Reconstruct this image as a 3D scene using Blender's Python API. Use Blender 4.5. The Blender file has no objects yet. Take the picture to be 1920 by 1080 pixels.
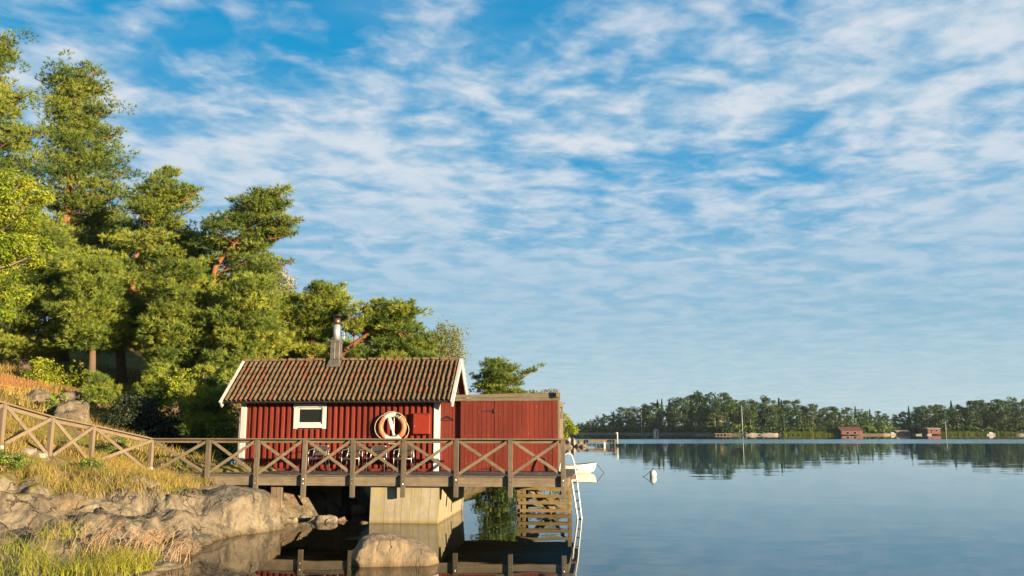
import bpy, bmesh, math, random
import numpy as np
from mathutils import Vector, Matrix, noise as mnoise

rng = np.random.default_rng(7)
random.seed(7)
scene = bpy.context.scene
COL = scene.collection

# ------------------------------------------------------------------ camera
FPX = 1600.0                      # focal length in pixels of a 1920 wide picture
TILT = math.atan(265 / FPX)
EYE = 2.7                         # metres above the water
cam = bpy.data.cameras.new('camera')
cam.lens = 36 * FPX / 1920
cam.sensor_width = 36
cam.clip_start = 0.1
cam.clip_end = 20000
cam_ob = bpy.data.objects.new('camera', cam)
cam_ob.location = (0, 0, EYE)
cam_ob.rotation_euler = (math.pi / 2 + TILT, 0, 0)
COL.objects.link(cam_ob)
scene.camera = cam_ob

# ------------------------------------------------------------------ light
PSI = math.radians(6)             # the cabin is turned this much from the view direction
SUN_EL = math.radians(8.5)
SUN_AZ = math.radians(-96 + 57.5)   # maths angle of the direction to the sun
SUN = Vector((math.cos(SUN_AZ) * math.cos(SUN_EL), math.sin(SUN_AZ) * math.cos(SUN_EL), math.sin(SUN_EL)))
sl = bpy.data.lights.new('sun', 'SUN')
sl.energy = 5.0
sl.angle = math.radians(0.55)
sl.color = (1.0, 0.79, 0.50)
sun_ob = bpy.data.objects.new('sun', sl)
sun_ob.rotation_euler = SUN.to_track_quat('Z', 'Y').to_euler()
COL.objects.link(sun_ob)

scene.view_settings.view_transform = 'Standard'
scene.view_settings.look = 'None'
scene.view_settings.gamma = 1.0
scene.view_settings.use_curve_mapping = False
scene.view_settings.exposure = 1.84
scene.render.engine = 'CYCLES'
scene.cycles.use_denoising = True
scene.cycles.max_bounces = 6
scene.cycles.diffuse_bounces = 2
scene.cycles.glossy_bounces = 3
scene.cycles.transmission_bounces = 3
scene.cycles.transparent_max_bounces = 6
scene.cycles.caustics_reflective = False
scene.cycles.caustics_refractive = False


# ------------------------------------------------------------------ node helper
class NT:
    def __init__(s, tree):
        s.t = tree
        s.n = tree.nodes
        s.n.clear()

    def node(s, typ, props=None, **ins):
        nd = s.n.new(typ)
        for k, v in (props or {}).items():
            setattr(nd, k, v)
        for k, v in ins.items():
            key = k.replace('_', ' ')
            sock = nd.inputs[int(k[1:])] if (k[0] == 'i' and k[1:].isdigit()) else nd.inputs[key]
            s.set(sock, v)
        return nd

    def set(s, sock, v):
        if isinstance(v, bpy.types.NodeSocket):
            s.t.links.new(v, sock)
        else:
            if isinstance(v, (tuple, list)) and len(v) == 3 and sock.type == 'RGBA':
                v = (*v, 1)
            sock.default_value = v

    def math(s, op, a, b=0.0, c=None, clamp=False):
        nd = s.node('ShaderNodeMath', {'operation': op, 'use_clamp': clamp}, i0=a, i1=b)
        if c is not None:
            s.set(nd.inputs[2], c)
        return nd.outputs[0]

    def mix(s, f, a, b, blend='MIX'):
        nd = s.node('ShaderNodeMix', {'data_type': 'RGBA', 'blend_type': blend})
        s.set(nd.inputs[0], f)
        s.set(nd.inputs[6], a)
        s.set(nd.inputs[7], b)
        return nd.outputs[2]

    def noise(s, vec, scale, detail=4, rough=0.55, dist=0.0, out=0):
        nd = s.node('ShaderNodeTexNoise', None, Scale=scale, Detail=detail, Roughness=rough, Distortion=dist)
        if vec is not None:
            s.set(nd.inputs['Vector'], vec)
        return nd.outputs[out]

    def ramp(s, f, stops, interp='LINEAR'):
        nd = s.node('ShaderNodeValToRGB', None, Fac=f)
        cr = nd.color_ramp
        cr.interpolation = interp
        while len(cr.elements) < len(stops):
            cr.elements.new(0.5)
        for e, (p, c) in zip(cr.elements, stops):
            e.position = p
            e.color = (*c, 1) if isinstance(c, (tuple, list)) else (c, c, c, 1)
        return nd.outputs[0]

    def coord(s, which='Object', scale=(1, 1, 1), rot=(0, 0, 0), loc=(0, 0, 0)):
        tc = s.node('ShaderNodeTexCoord').outputs[which]
        return s.node('ShaderNodeMapping', None, Vector=tc, Scale=scale, Rotation=rot, Location=loc).outputs[0]

    def pos(s, scale=(1, 1, 1)):
        p = s.node('ShaderNodeNewGeometry').outputs['Position']
        return s.node('ShaderNodeMapping', None, Vector=p, Scale=scale).outputs[0]

    def bump(s, h, strength=0.5, dist=0.02):
        return s.node('ShaderNodeBump', None, Height=h, Strength=strength, Distance=dist).outputs[0]

    def rnd(s):
        return s.node('ShaderNodeObjectInfo').outputs['Random']

    def out(s, col, rough=0.7, normal=None, spec=0.3, metal=0.0, trans=None):
        b = s.node('ShaderNodeBsdfPrincipled', None, Base_Color=col, Roughness=rough, Metallic=metal)
        b.inputs['Specular IOR Level'].default_value = spec
        if normal is not None:
            s.set(b.inputs['Normal'], normal)
        sh = b.outputs[0]
        if trans is not None:
            tr = s.node('ShaderNodeBsdfTranslucent', None, Color=col)
            mx = s.node('ShaderNodeMixShader', None, Fac=trans)
            s.t.links.new(sh, mx.inputs[1])
            s.t.links.new(tr.outputs[0], mx.inputs[2])
            sh = mx.outputs[0]
        o = s.node('ShaderNodeOutputMaterial')
        s.t.links.new(sh, o.inputs['Surface'])
        return b


def new_mat(name):
    m = bpy.data.materials.new(name)
    m.use_nodes = True
    return m, NT(m.node_tree)


# ------------------------------------------------------------------ world: sky with a high layer of broken cloud
world = bpy.data.worlds.new('World')
scene.world = world
world.use_nodes = True
w = NT(world.node_tree)
sky = w.node('ShaderNodeTexSky', {'sky_type': 'NISHITA', 'sun_disc': False, 'sun_elevation': SUN_EL,
                                  'sun_rotation': math.atan2(SUN.x, SUN.y), 'altitude': 0.0,
                                  'air_density': 1.0, 'dust_density': 0.6, 'ozone_density': 3.0})
d = w.node('ShaderNodeTexCoord').outputs['Generated']
sep = w.node('ShaderNodeSeparateXYZ', None, Vector=d)
zc = w.math('ADD', w.math('MAXIMUM', sep.outputs[2], 0.0), 0.085)
px = w.math('DIVIDE', sep.outputs[0], zc)
py = w.math('DIVIDE', sep.outputs[1], zc)
P = w.node('ShaderNodeCombineXYZ', None, X=px, Y=py, Z=0.0).outputs[0]


def wmap(scale, rot=0.0, loc=(0, 0, 0)):
    return w.node('ShaderNodeMapping', None, Vector=P, Scale=scale, Rotation=(0, 0, rot), Location=loc).outputs[0]


elev = sep.outputs[2]


def smooth(v, a, b, lo=0.0, hi=1.0):
    return w.node('ShaderNodeMapRange', {'interpolation_type': 'SMOOTHSTEP'}, Value=v, From_Min=a, From_Max=b, To_Min=lo, To_Max=hi).outputs[0]


big = w.noise(wmap((0.55, 0.58, 1), 0.30, (4.3, 1.9, 0)), 1.0, 2, 0.5, 0.3)
mid_ = w.noise(wmap((1.5, 1.9, 1), -0.35, (1.3, 4.4, 0)), 1.0, 4, 0.55, 0.5)
puff = w.noise(wmap((5.6, 6.2, 1), -0.30, (0.4, 5.2, 0)), 1.0, 3, 0.5, 0.35)
fine = w.noise(wmap((16.0, 17.0, 1), -0.3), 1.0, 5, 0.62, 0.4)
streak = w.noise(wmap((0.8, 4.5, 1), -0.45, (2.0, 0.3, 0)), 1.0, 5, 0.6, 0.5)
base_ = w.math('ADD', w.math('MULTIPLY', big, 0.95), w.math('MULTIPLY', mid_, 0.75))
tex = w.math('ADD', w.math('MULTIPLY', puff, 0.92), w.math('MULTIPLY', fine, 0.36))
tex = w.math('ADD', tex, w.math('MULTIPLY', streak, 0.22))
dens = w.math('SUBTRACT', w.math('ADD', base_, tex), 0.13)
dens = w.math('ADD', dens, smooth(elev, 0.18, 0.48, 0.20, 0.0))
mask = smooth(dens, 1.22, 1.80)
veil = w.math('MULTIPLY', smooth(w.math('ADD', w.math('MULTIPLY', mid_, 0.6), w.math('MULTIPLY', streak, 0.4)), 0.38, 0.68), 0.38)
mask = w.math('MAXIMUM', mask, veil)
mask = w.math('MULTIPLY', mask, smooth(elev, 0.08, 0.34, 0.24, 0.86))
grad = w.ramp(w.math('MULTIPLY', elev, 2.0), [(0.0, (0.60, 0.79, 0.83)), (0.10, (0.50, 0.73, 0.84)), (0.28, (0.31, 0.60, 0.81)), (0.55, (0.070, 0.45, 0.82)), (0.85, (0.006, 0.38, 0.77)), (1.0, (0.004, 0.33, 0.72))])
grad = w.mix(1.0, grad, (4.6, 4.6, 4.6), 'MULTIPLY')
blue = w.mix(0.93, sky.outputs[0], grad)
lum = w.math('ADD', w.math('MULTIPLY', puff, 0.75), w.math('MULTIPLY', fine, 0.25))
ccol = w.mix(smooth(lum, 0.36, 0.66), (2.75, 3.6, 4.25), (4.45, 4.6, 4.8))
skyc = w.mix(mask, blue, ccol)
bg = w.node('ShaderNodeBackground', None, Color=skyc, Strength=0.05)
w.t.links.new(bg.outputs[0], w.node('ShaderNodeOutputWorld').inputs[0])


HAZE = 0.00005

# ------------------------------------------------------------------ picture measurements to places
_c, _s = math.cos(TILT), math.sin(TILT)


def ray(u, v):
    x = (u - 960) / FPX
    y = (540 - v) / FPX
    return x, _c - y * _s, _s + y * _c


def at_y(u, v, Y):
    r = ray(u, v)
    t = Y / r[1]
    return Vector((r[0] * t, Y, EYE + r[2] * t))


def at_z(u, v, z=0.0):
    r = ray(u, v)
    t = (z - EYE) / r[2]
    return Vector((r[0] * t, r[1] * t, z))


O = at_z(760, 982.2)              # origin of the jetty: a runs right along it, b back from its railing
E1 = Vector((math.cos(PSI), -math.sin(PSI)))
E2 = Vector((math.sin(PSI), math.cos(PSI)))


def loc(u, v, b):
    r = ray(u, v)
    t = (b + O.x * E2.x + O.y * E2.y) / (r[0] * E2.x + r[1] * E2.y)
    q = Vector((r[0] * t - O.x, r[1] * t - O.y))
    return Vector((q.dot(E1), b, EYE + r[2] * t))


# ------------------------------------------------------------------ mesh helpers
OFF = {}


def prop(o, label=None, cat=None, group=None, kind=None):
    if label: o['label'] = label
    if cat: o['category'] = cat
    if group: o['group'] = group
    if kind: o['kind'] = kind
    return o


def thing(name, label, cat, base, group=None, jetty=False):
    """Empty at the base of a thing. jetty: base and geometry are in jetty coordinates (a, b, z)."""
    o = bpy.data.objects.new(name, None)
    COL.objects.link(o)
    base = Vector(base)
    if jetty:
        o.location = (O.x + base.x * E1.x + base.y * E2.x, O.y + base.x * E1.y + base.y * E2.y, base.z)
        o.rotation_euler = (0, 0, -PSI)
    else:
        o.location = base
    o.empty_display_size = 0.2
    OFF[o.name] = base
    return prop(o, label, cat, group)


def link(name, me, parent=None, mat=None, location=None, off=None):
    o = bpy.data.objects.new(name, me)
    COL.objects.link(o)
    if mat is not None and not me.materials:
        me.materials.append(mat)
    if parent is not None:
        o.parent = parent
        OFF[o.name] = OFF[parent.name] if off is None else off
    if location is not None:
        o.location = location
    return o


class MB:
    def __init__(s):
        s.v = []
        s.f = []
        s.sm = []

    def add(s, vs, fs, smooth=False):
        k = len(s.v)
        s.v.extend([tuple(p) for p in vs])
        s.f.extend([tuple(i + k for i in f) for f in fs])
        s.sm.extend([smooth] * len(fs))
        return s

    def box(s, x0, x1, y0, y1, z0, z1):
        return s.add([(x0, y0, z0), (x1, y0, z0), (x1, y1, z0), (x0, y1, z0), (x0, y0, z1), (x1, y0, z1), (x1, y1, z1), (x0, y1, z1)],
                     [(0, 3, 2, 1), (4, 5, 6, 7), (0, 1, 5, 4), (1, 2, 6, 5), (2, 3, 7, 6), (3, 0, 4, 7)])

    def beam(s, p0, p1, wd, th, side=(0, 1, 0)):
        """Bar from p0 to p1; wd measured across, th along SIDE."""
        p0, p1 = Vector(p0), Vector(p1)
        d = (p1 - p0).normalized()
        n = Vector(side)
        n = (n - d * n.dot(d)).normalized()
        c = d.cross(n)
        vs = []
        for p in (p0, p1):
            for sa, sb in ((-1, -1), (1, -1), (1, 1), (-1, 1)):
                vs.append(p + c * (sa * wd / 2) + n * (sb * th / 2))
        return s.add(vs, [(0, 1, 2, 3), (7, 6, 5, 4), (0, 4, 5, 1), (1, 5, 6, 2), (2, 6, 7, 3), (3, 7, 4, 0)])

    def tube(s, pts, rad, n=8, caps=True, closed=False):
        pts = [Vector(p) for p in pts]
        m = len(pts)
        if not isinstance(rad, (list, tuple, np.ndarray)):
            rad = [rad] * m
        vs = []
        prev = None
        for i, p in enumerate(pts):
            if closed:
                d = (pts[(i + 1) % m] - pts[i - 1]).normalized()
            else:
                d = (pts[min(i + 1, m - 1)] - pts[max(i - 1, 0)]).normalized()
            if prev is None:
                a = Vector((0, 0, 1)) if abs(d.z) < 0.9 else Vector((1, 0, 0))
                x = (a - d * a.dot(d)).normalized()
            else:
                x = (prev - d * prev.dot(d))
                x = x.normalized() if x.length > 1e-6 else d.orthogonal().normalized()
            prev = x
            y = d.cross(x)
            for k in range(n):
                t = 2 * math.pi * k / n
                vs.append(p + (x * math.cos(t) + y * math.sin(t)) * rad[i])
        fs = []
        for i in range(m if closed else m - 1):
            j = (i + 1) % m
            for k in range(n):
                l = (k + 1) % n
                fs.append((i * n + k, i * n + l, j * n + l, j * n + k))
        s.add(vs, fs, True)
        if caps and not closed:
            k0 = len(s.v) - m * n
            s.f.append(tuple(range(k0 + n - 1, k0 - 1, -1)))
            s.f.append(tuple(range(k0 + (m - 1) * n, k0 + m * n)))
            s.sm += [False, False]
        return s

    def lathe(s, prof, cx, cy, n=16):
        vs = [(cx + r * math.cos(2 * math.pi * k / n), cy + r * math.sin(2 * math.pi * k / n), z) for r, z in prof for k in range(n)]
        fs = [(i * n + k, i * n + (k + 1) % n, (i + 1) * n + (k + 1) % n, (i + 1) * n + k) for i in range(len(prof) - 1) for k in range(n)]
        s.add(vs, fs, True)
        k0 = len(s.v) - len(vs)
        s.f.append(tuple(range(k0 + n - 1, k0 - 1, -1)))
        s.f.append(tuple(range(k0 + (len(prof) - 1) * n, k0 + len(prof) * n)))
        s.sm += [False, False]
        return s

    def mesh(s, name, off=(0, 0, 0)):
        me = bpy.data.meshes.new(name)
        ox, oy, oz = off
        me.from_pydata([(x - ox, y - oy, z - oz) for x, y, z in s.v], [], s.f)
        me.polygons.foreach_set('use_smooth', s.sm)
        me.update()
        return me

    def build(s, name, mat, parent=None, bevel=0.0):
        off = OFF[parent.name] if parent is not None else (0, 0, 0)
        me = s.mesh(name, off)
        if bevel:
            bm = bmesh.new()
            bm.from_mesh(me)
            bmesh.ops.bevel(bm, geom=bm.edges[:], offset=bevel, segments=1, affect='EDGES')
            bm.to_mesh(me)
            bm.free()
        return link(name, me, parent, mat)


def np_mesh(name, verts, faces, attr=None, smooth=False):
    """Fast mesh from arrays: verts (n,3), faces (m,k)."""
    me = bpy.data.meshes.new(name)
    verts = np.ascontiguousarray(verts, np.float32)
    faces = np.ascontiguousarray(faces, np.int32)
    m, k = faces.shape
    me.vertices.add(len(verts))
    me.vertices.foreach_set('co', verts.ravel())
    me.loops.add(m * k)
    me.loops.foreach_set('vertex_index', faces.ravel())
    me.polygons.add(m)
    me.polygons.foreach_set('loop_start', np.arange(0, m * k, k, dtype=np.int32))
    me.polygons.foreach_set('loop_total', np.full(m, k, np.int32))
    if smooth:
        me.polygons.foreach_set('use_smooth', np.ones(m, bool))
    if attr is not None:
        a = me.attributes.new('tint', 'FLOAT', 'POINT')
        a.data.foreach_set('value', np.ascontiguousarray(attr, np.float32))
    me.update(calc_edges=True)
    return me


def copy_tree(o, parent=None):
    c = o.copy()
    COL.objects.link(c)
    c.parent = parent
    if o.name in OFF:
        OFF[c.name] = OFF[o.name]
    for ch in list(o.children):
        copy_tree(ch, c)
    return c


# ------------------------------------------------------------------ materials
def wood(name, c0, c1, axis, rough=0.8, grain=1.0, moss=None):
    m, n = new_mat(name)
    sc = [14.0, 14.0, 14.0]
    sc[axis] = 0.9
    r = n.rnd()
    sh = n.node('ShaderNodeCombineXYZ', None, X=n.math('MULTIPLY', r, 37.0), Y=n.math('MULTIPLY', r, 17.0), Z=n.math('MULTIPLY', r, 29.0)).outputs[0]
    v = n.node('ShaderNodeVectorMath', {'operation': 'ADD'}, i0=n.coord('Object', sc), i1=sh).outputs[0]
    g = n.noise(v, 1.6, 7, 0.65, 0.5)
    g2 = n.noise(n.coord('Object', (3, 3, 3)), 1.3, 4)
    f = n.math('ADD', n.math('MULTIPLY', g, 1.5 * grain), n.math('MULTIPLY', r, 0.35))
    f = n.math('SUBTRACT', f, 0.45 + 0.25 * grain, clamp=True)
    col = n.mix(f, c0, c1)
    col = n.mix(n.math('MULTIPLY', n.ramp(g2, [(0.45, 0.0), (0.75, 1.0)]), 0.45), col, tuple(x * 0.5 for x in c0))
    if moss:
        mm = n.ramp(n.noise(n.pos((1, 1, 3)), 2.2, 4), [(0.5, 0.0), (0.62, 1.0)])
        col = n.mix(n.math('MULTIPLY', mm, 0.8), col, moss)
    n.out(col, rough, n.bump(g, 0.5, 0.004), 0.2)
    return m


def painted(name, base, worn, axis=2, rough=0.65, wear=0.5):
    m, n = new_mat(name)
    sc = [16.0, 16.0, 16.0]
    sc[axis] = 0.8
    r = n.rnd()
    sh = n.node('ShaderNodeCombineXYZ', None, X=n.math('MULTIPLY', r, 31.0), Y=n.math('MULTIPLY', r, 11.0), Z=n.math('MULTIPLY', r, 23.0)).outputs[0]
    v = n.node('ShaderNodeVectorMath', {'operation': 'ADD'}, i0=n.coord('Object', sc), i1=sh).outputs[0]
    g = n.noise(v, 1.5, 7, 0.7, 0.3)
    dark = tuple(x * 0.5 for x in base)
    col = n.mix(n.math('ADD', n.math('MULTIPLY', n.ramp(g, [(0.3, 0.0), (0.7, 1.0)]), 0.5), n.math('MULTIPLY', r, 0.5)), dark, base)
    fade = n.noise(n.pos((1.6, 1.6, 0.5)), 1.0, 5, 0.6)
    col = n.mix(1.0, col, n.ramp(fade, [(0.3, (0.72, 0.70, 0.70)), (0.7, (1.12, 1.2, 1.25))]), 'MULTIPLY')
    sp = n.ramp(n.noise(n.pos((9, 9, 3)), 2.0, 6, 0.7), [(0.62, 0.0), (0.70, 1.0)])
    col = n.mix(n.math('MULTIPLY', sp, wear), col, worn)
    n.out(col, rough, n.bump(g, 0.35, 0.003), 0.25)
    return m


def plain(name, col, rough=0.5, metal=0.0, spec=0.4, var=0.25, scale=6.0):
    m, n = new_mat(name)
    g = n.noise(n.coord('Object'), scale, 5, 0.6)
    c = n.mix(n.ramp(g, [(0.3, 0.0), (0.75, 1.0)]), tuple(x * (1 - var) for x in col), col)
    n.out(c, rough, n.bump(g, 0.15, 0.004), spec, metal)
    return m


M = {}
M['deckwood'] = wood('weathered_deck_wood', (0.09064, 0.07321, 0.05926), (0.1604, 0.1325, 0.1081), 1)
M['greybeam'] = wood('weathered_beam_wood', (0.1046, 0.08018, 0.05229), (0.2301, 0.1848, 0.129), 0)
M['greypost'] = wood('weathered_post_wood', (0.07669, 0.06135, 0.04323), (0.1604, 0.129, 0.09412), 2)
M['palepost'] = wood('pale_post_wood', (0.1312, 0.09632, 0.06328), (0.1969, 0.1545, 0.1078), 2)
M['palebeam'] = wood('pale_beam_wood', (0.1312, 0.09632, 0.06328), (0.1969, 0.1545, 0.1078), 0)
M['mosswood'] = wood('mossy_crib_wood', (0.1255, 0.08705, 0.04445), (0.2196, 0.1632, 0.08891), 0, moss=(0.0837, 0.08159, 0.01185))
M['red'] = painted('red_board_paint', (0.1882, 0.0258, 0.01325), (0.237, 0.09761, 0.05926), 2, wear=0.5)
M['redscreen'] = painted('red_screen_paint', (0.1604, 0.02231, 0.01185), (0.2649, 0.1185, 0.06972), 2, wear=0.75)
M['white'] = painted('white_trim_paint', (0.574, 0.5576, 0.5248), (0.328, 0.2952, 0.246), 2, wear=0.3)
M['whiteworn'] = painted('worn_white_paint', (0.52, 0.49, 0.44), (0.2, 0.17, 0.14), 1, wear=0.9)
M['redmetal'] = plain('red_metal', (0.2092, 0.02092, 0.008366), 0.4)
M['darkmetal'] = plain('dark_metal', (0.045, 0.045, 0.05), 0.45, 0.6)
M['iron'] = plain('black_iron', (0.02, 0.018, 0.016), 0.6, 0.3)
M['steel'] = plain('brushed_steel', (0.66, 0.64, 0.62), 0.45, 0.75, var=0.3)
M['soot'] = plain('sooty_steel', (0.20, 0.13, 0.08), 0.45, 0.8, var=0.5)
M['flue'] = plain('flue_sheet', (0.124, 0.1085, 0.0899), 0.6, 0.2, var=0.5)
M['alu'] = plain('aluminium_tube', (0.42, 0.40, 0.37), 0.42, 0.9, var=0.1)
M['ladder'] = plain('white_ladder_tube', (0.4723, 0.4605, 0.4369), 0.3, 0.0, 0.5, var=0.12)
M['wicker'] = plain('dark_wicker', (0.05, 0.045, 0.035), 0.6)
M['buoywhite'] = plain('buoy_white', (0.4989, 0.4797, 0.4349), 0.5, var=0.15)
M['buoyred'] = plain('buoy_faded_red', (0.502, 0.1394, 0.05926), 0.5, var=0.2)
M['rope'] = plain('pale_rope', (0.62, 0.55, 0.40), 0.9, var=0.3, scale=60)
M['darkrope'] = plain('dark_rope', (0.05, 0.045, 0.04), 0.9)
M['rubber'] = plain('tyre_rubber', (0.02, 0.02, 0.02), 0.8)
M['boatwhite'] = plain('boat_gelcoat', (0.4461, 0.4293, 0.3903), 0.3, spec=0.5, var=0.08)
M['bluecan'] = plain('blue_plastic', (0.12, 0.22, 0.34), 0.5)
M['pink'] = plain('faded_pink_float', (0.78, 0.42, 0.38), 0.5)

m, n = new_mat('window_glass')
n.out((0.010, 0.012, 0.009), 0.08, None, 0.2)
M['glass'] = m

m, n = new_mat('roof_tile_clay')
r = n.rnd()
base = n.ramp(r, [(0.0, (0.0989, 0.0748, 0.0468)), (0.4, (0.1247, 0.08624, 0.0504)), (0.72, (0.129, 0.07216, 0.0414)), (0.92, (0.1419, 0.05984, 0.0324)), (1.0, (0.1634, 0.0484, 0.0234))])
g = n.noise(n.pos((1, 1, 1)), 9, 6, 0.7)
lich = n.ramp(n.noise(n.pos(), 22, 4, 0.6), [(0.56, 0.0), (0.66, 1.0)])
col = n.mix(n.ramp(g, [(0.3, 0.0), (0.7, 1.0)]), n.mix(1.0, base, (0.32, 0.30, 0.29), 'MULTIPLY'), base)
col = n.mix(n.math('MULTIPLY', lich, 0.5), col, (0.165, 0.145, 0.09))
n.out(col, 0.85, n.bump(g, 0.4, 0.006), 0.15)
M['tile'] = m

m, n = new_mat('concrete_pier')
p = n.pos()
z = n.node('ShaderNodeSeparateXYZ', None, Vector=p).outputs[2]
g = n.noise(p, 2.2, 7, 0.65)
st = n.noise(n.pos((6, 6, 0.5)), 1.2, 5, 0.6)
f2 = n.noise(p, 40, 3)
col = n.mix(n.ramp(g, [(0.3, 0.0), (0.7, 1.0)]), (0.20, 0.172, 0.128), (0.30, 0.262, 0.20))
col = n.mix(n.math('MULTIPLY', n.ramp(st, [(0.45, 0.0), (0.62, 1.0)]), 0.75), col, (0.20, 0.16, 0.09))
alg = n.math('MULTIPLY', n.ramp(n.noise(n.pos((2, 2, 4)), 1.6, 5), [(0.5, 0.0), (0.62, 1.0)]), 0.4)
col = n.mix(alg, col, (0.24, 0.21, 0.05))
wet = n.node('ShaderNodeMapRange', None, Value=n.math('ADD', z, n.math('MULTIPLY', g, 0.06)), From_Min=0.03, From_Max=0.13, To_Min=1.0, To_Max=0.0).outputs[0]
col = n.mix(n.math('MULTIPLY', wet, 0.75), col, (0.16, 0.11, 0.04))
n.out(col, 0.85, n.bump(n.math('ADD', g, n.math('MULTIPLY', f2, 0.3)), 0.5, 0.03), 0.2)
M['concrete'] = m


def rock_nodes(n, p, light, mid, dark, rust, lich_amt):
    """colour and relief of bare gneiss: banded, stained, lichened, with a few fissures"""
    warp = n.node('ShaderNodeVectorMath', {'operation': 'ADD'}, i0=p, i1=n.node('ShaderNodeVectorMath', {'operation': 'SCALE'}, i0=n.noise(p, 1.3, 3, out=1), Scale=0.5).outputs[0]).outputs[0]
    a = n.noise(warp, 1.1, 8, 0.65)
    tilt = n.node('ShaderNodeMapping', None, Vector=warp, Scale=(2.6, 1.5, 0.7), Rotation=(0.2, 0.5, 0.3)).outputs[0]
    b = n.noise(tilt, 1.3, 8, 0.68)
    b2 = n.noise(tilt, 3.4, 7, 0.65)
    col = n.mix(n.ramp(a, [(0.33, 0.0), (0.62, 1.0)]), mid, light)
    col = n.mix(n.math('MULTIPLY', n.ramp(b, [(0.45, 0.0), (0.60, 1.0)]), 0.72), col, dark)
    col = n.mix(n.math('MULTIPLY', n.ramp(b2, [(0.50, 0.0), (0.62, 1.0)]), 0.42), col, tuple(x * 0.8 for x in dark))
    rs = n.ramp(n.noise(p, 0.9, 5, 0.6), [(0.52, 0.0), (0.68, 1.0)])
    col = n.mix(n.math('MULTIPLY', rs, 0.6), col, rust)
    li = n.ramp(n.noise(p, 9, 5, 0.7), [(0.56, 0.0), (0.64, 1.0)])
    col = n.mix(n.math('MULTIPLY', li, lich_amt), col, (0.235, 0.21, 0.158))
    wv_ = n.node('ShaderNodeVectorMath', {'operation': 'ADD'}, i0=tilt, i1=n.node('ShaderNodeVectorMath', {'operation': 'SCALE'}, i0=n.noise(p, 3.0, 4, out=1), Scale=0.9).outputs[0]).outputs[0]
    cr = n.node('ShaderNodeTexVoronoi', {'feature': 'DISTANCE_TO_EDGE'}, Vector=wv_, Scale=0.8).outputs[0]
    crk = n.math('MULTIPLY', n.ramp(cr, [(0.0, 1.0), (0.03, 0.0)]), n.ramp(n.noise(p, 1.7, 3), [(0.44, 0.0), (0.56, 1.0)]))
    col = n.mix(n.math('MULTIPLY', crk, 0.7), col, tuple(x * 0.3 for x in dark))
    fine = n.noise(p, 24, 5, 0.7)
    h = n.math('ADD', n.math('ADD', n.math('MULTIPLY', b, 0.6), n.math('MULTIPLY', b2, 0.35)), n.math('MULTIPLY', fine, 0.16))
    h = n.math('SUBTRACT', h, n.math('MULTIPLY', crk, 0.5))
    return col, h, a


def wet_line(n, p, a, col):
    z = n.node('ShaderNodeSeparateXYZ', None, Vector=p).outputs[2]
    wet = n.node('ShaderNodeMapRange', None, Value=n.math('ADD', z, n.math('MULTIPLY', a, 0.08)), From_Min=0.03, From_Max=0.15, To_Min=1.0, To_Max=0.0).outputs[0]
    return n.mix(n.math('MULTIPLY', wet, 0.7), col, (0.08, 0.052, 0.02))


def rock_mat(name, light, mid, dark, rust, lich_amt=0.5):
    m, n = new_mat(name)
    p = n.pos()
    col, h, a = rock_nodes(n, p, light, mid, dark, rust, lich_amt)
    n.out(wet_line(n, p, a, col), 0.88, n.bump(h, 0.75, 0.10), 0.2)
    return m


M['rock'] = rock_mat('shore_gneiss', (0.2064, 0.1646, 0.1115), (0.1199, 0.09592, 0.06693), (0.03904, 0.03346, 0.02678), (0.1562, 0.1004, 0.04741))
M['boulder'] = rock_mat('boulder_granite', (0.2252, 0.1621, 0.1004), (0.1659, 0.12, 0.07529), (0.08891, 0.07457, 0.05648), (0.2252, 0.1362, 0.06902), 0.25)
M['darkstone'] = rock_mat('stones_under_jetty', (0.30, 0.24, 0.17), (0.20, 0.16, 0.12), (0.09, 0.08, 0.07), (0.34, 0.2, 0.1), 0.15)
M['palestone'] = rock_mat('pale_step_stone', (0.2928, 0.244, 0.1882), (0.237, 0.1952, 0.1534), (0.1394, 0.1185, 0.09761), (0.2649, 0.1882, 0.1325), 0.3)


def leaf_mat(name, c0, c1, c2, trans=0.25, rough=0.6):
    m, n = new_mat(name)
    t = n.node('ShaderNodeAttribute', {'attribute_name': 'tint'}).outputs['Fac']
    col = n.ramp(t, [(0.0, c0), (0.5, c1), (1.0, c2)])
    big = n.noise(n.pos(), 0.35, 2)
    col = n.mix(1.0, col, n.ramp(big, [(0.3, (0.8, 0.86, 0.9)), (0.7, (1.15, 1.08, 1.0))]), 'MULTIPLY')
    n.out(col, rough, None, 0.25, 0.0, trans)
    return m


M['needle'] = leaf_mat('pine_needles', (0.06728, 0.1138, 0.0207), (0.1604, 0.2122, 0.03312), (0.3001, 0.3209, 0.04657), 0.34)
M['needle_dark'] = leaf_mat('dark_pine_needles', (0.0504, 0.09072, 0.02016), (0.121, 0.1714, 0.03024), (0.2318, 0.2621, 0.04032), 0.30)
M['ash'] = leaf_mat('yellow_green_leaves', (0.1105, 0.17, 0.01275), (0.221, 0.272, 0.017), (0.357, 0.357, 0.0255), 0.4)
M['leaf'] = leaf_mat('green_leaves', (0.06, 0.11, 0.015), (0.12, 0.18, 0.02), (0.22, 0.26, 0.03), 0.35)
M['birchleaf'] = leaf_mat('birch_leaves', (0.10, 0.13, 0.025), (0.19, 0.20, 0.035), (0.32, 0.26, 0.05), 0.35)
M['paleleaf'] = leaf_mat('pale_silver_leaves', (0.0992, 0.1178, 0.0682), (0.186, 0.1922, 0.1178), (0.2976, 0.2852, 0.1984), 0.25)
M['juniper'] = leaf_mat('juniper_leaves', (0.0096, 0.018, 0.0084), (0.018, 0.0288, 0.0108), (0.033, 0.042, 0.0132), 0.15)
M['far_pine'] = leaf_mat('far_pine_needles', (0.01339, 0.03571, 0.01091), (0.02902, 0.0625, 0.01488), (0.05803, 0.08928, 0.01984), 0.15)
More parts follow.
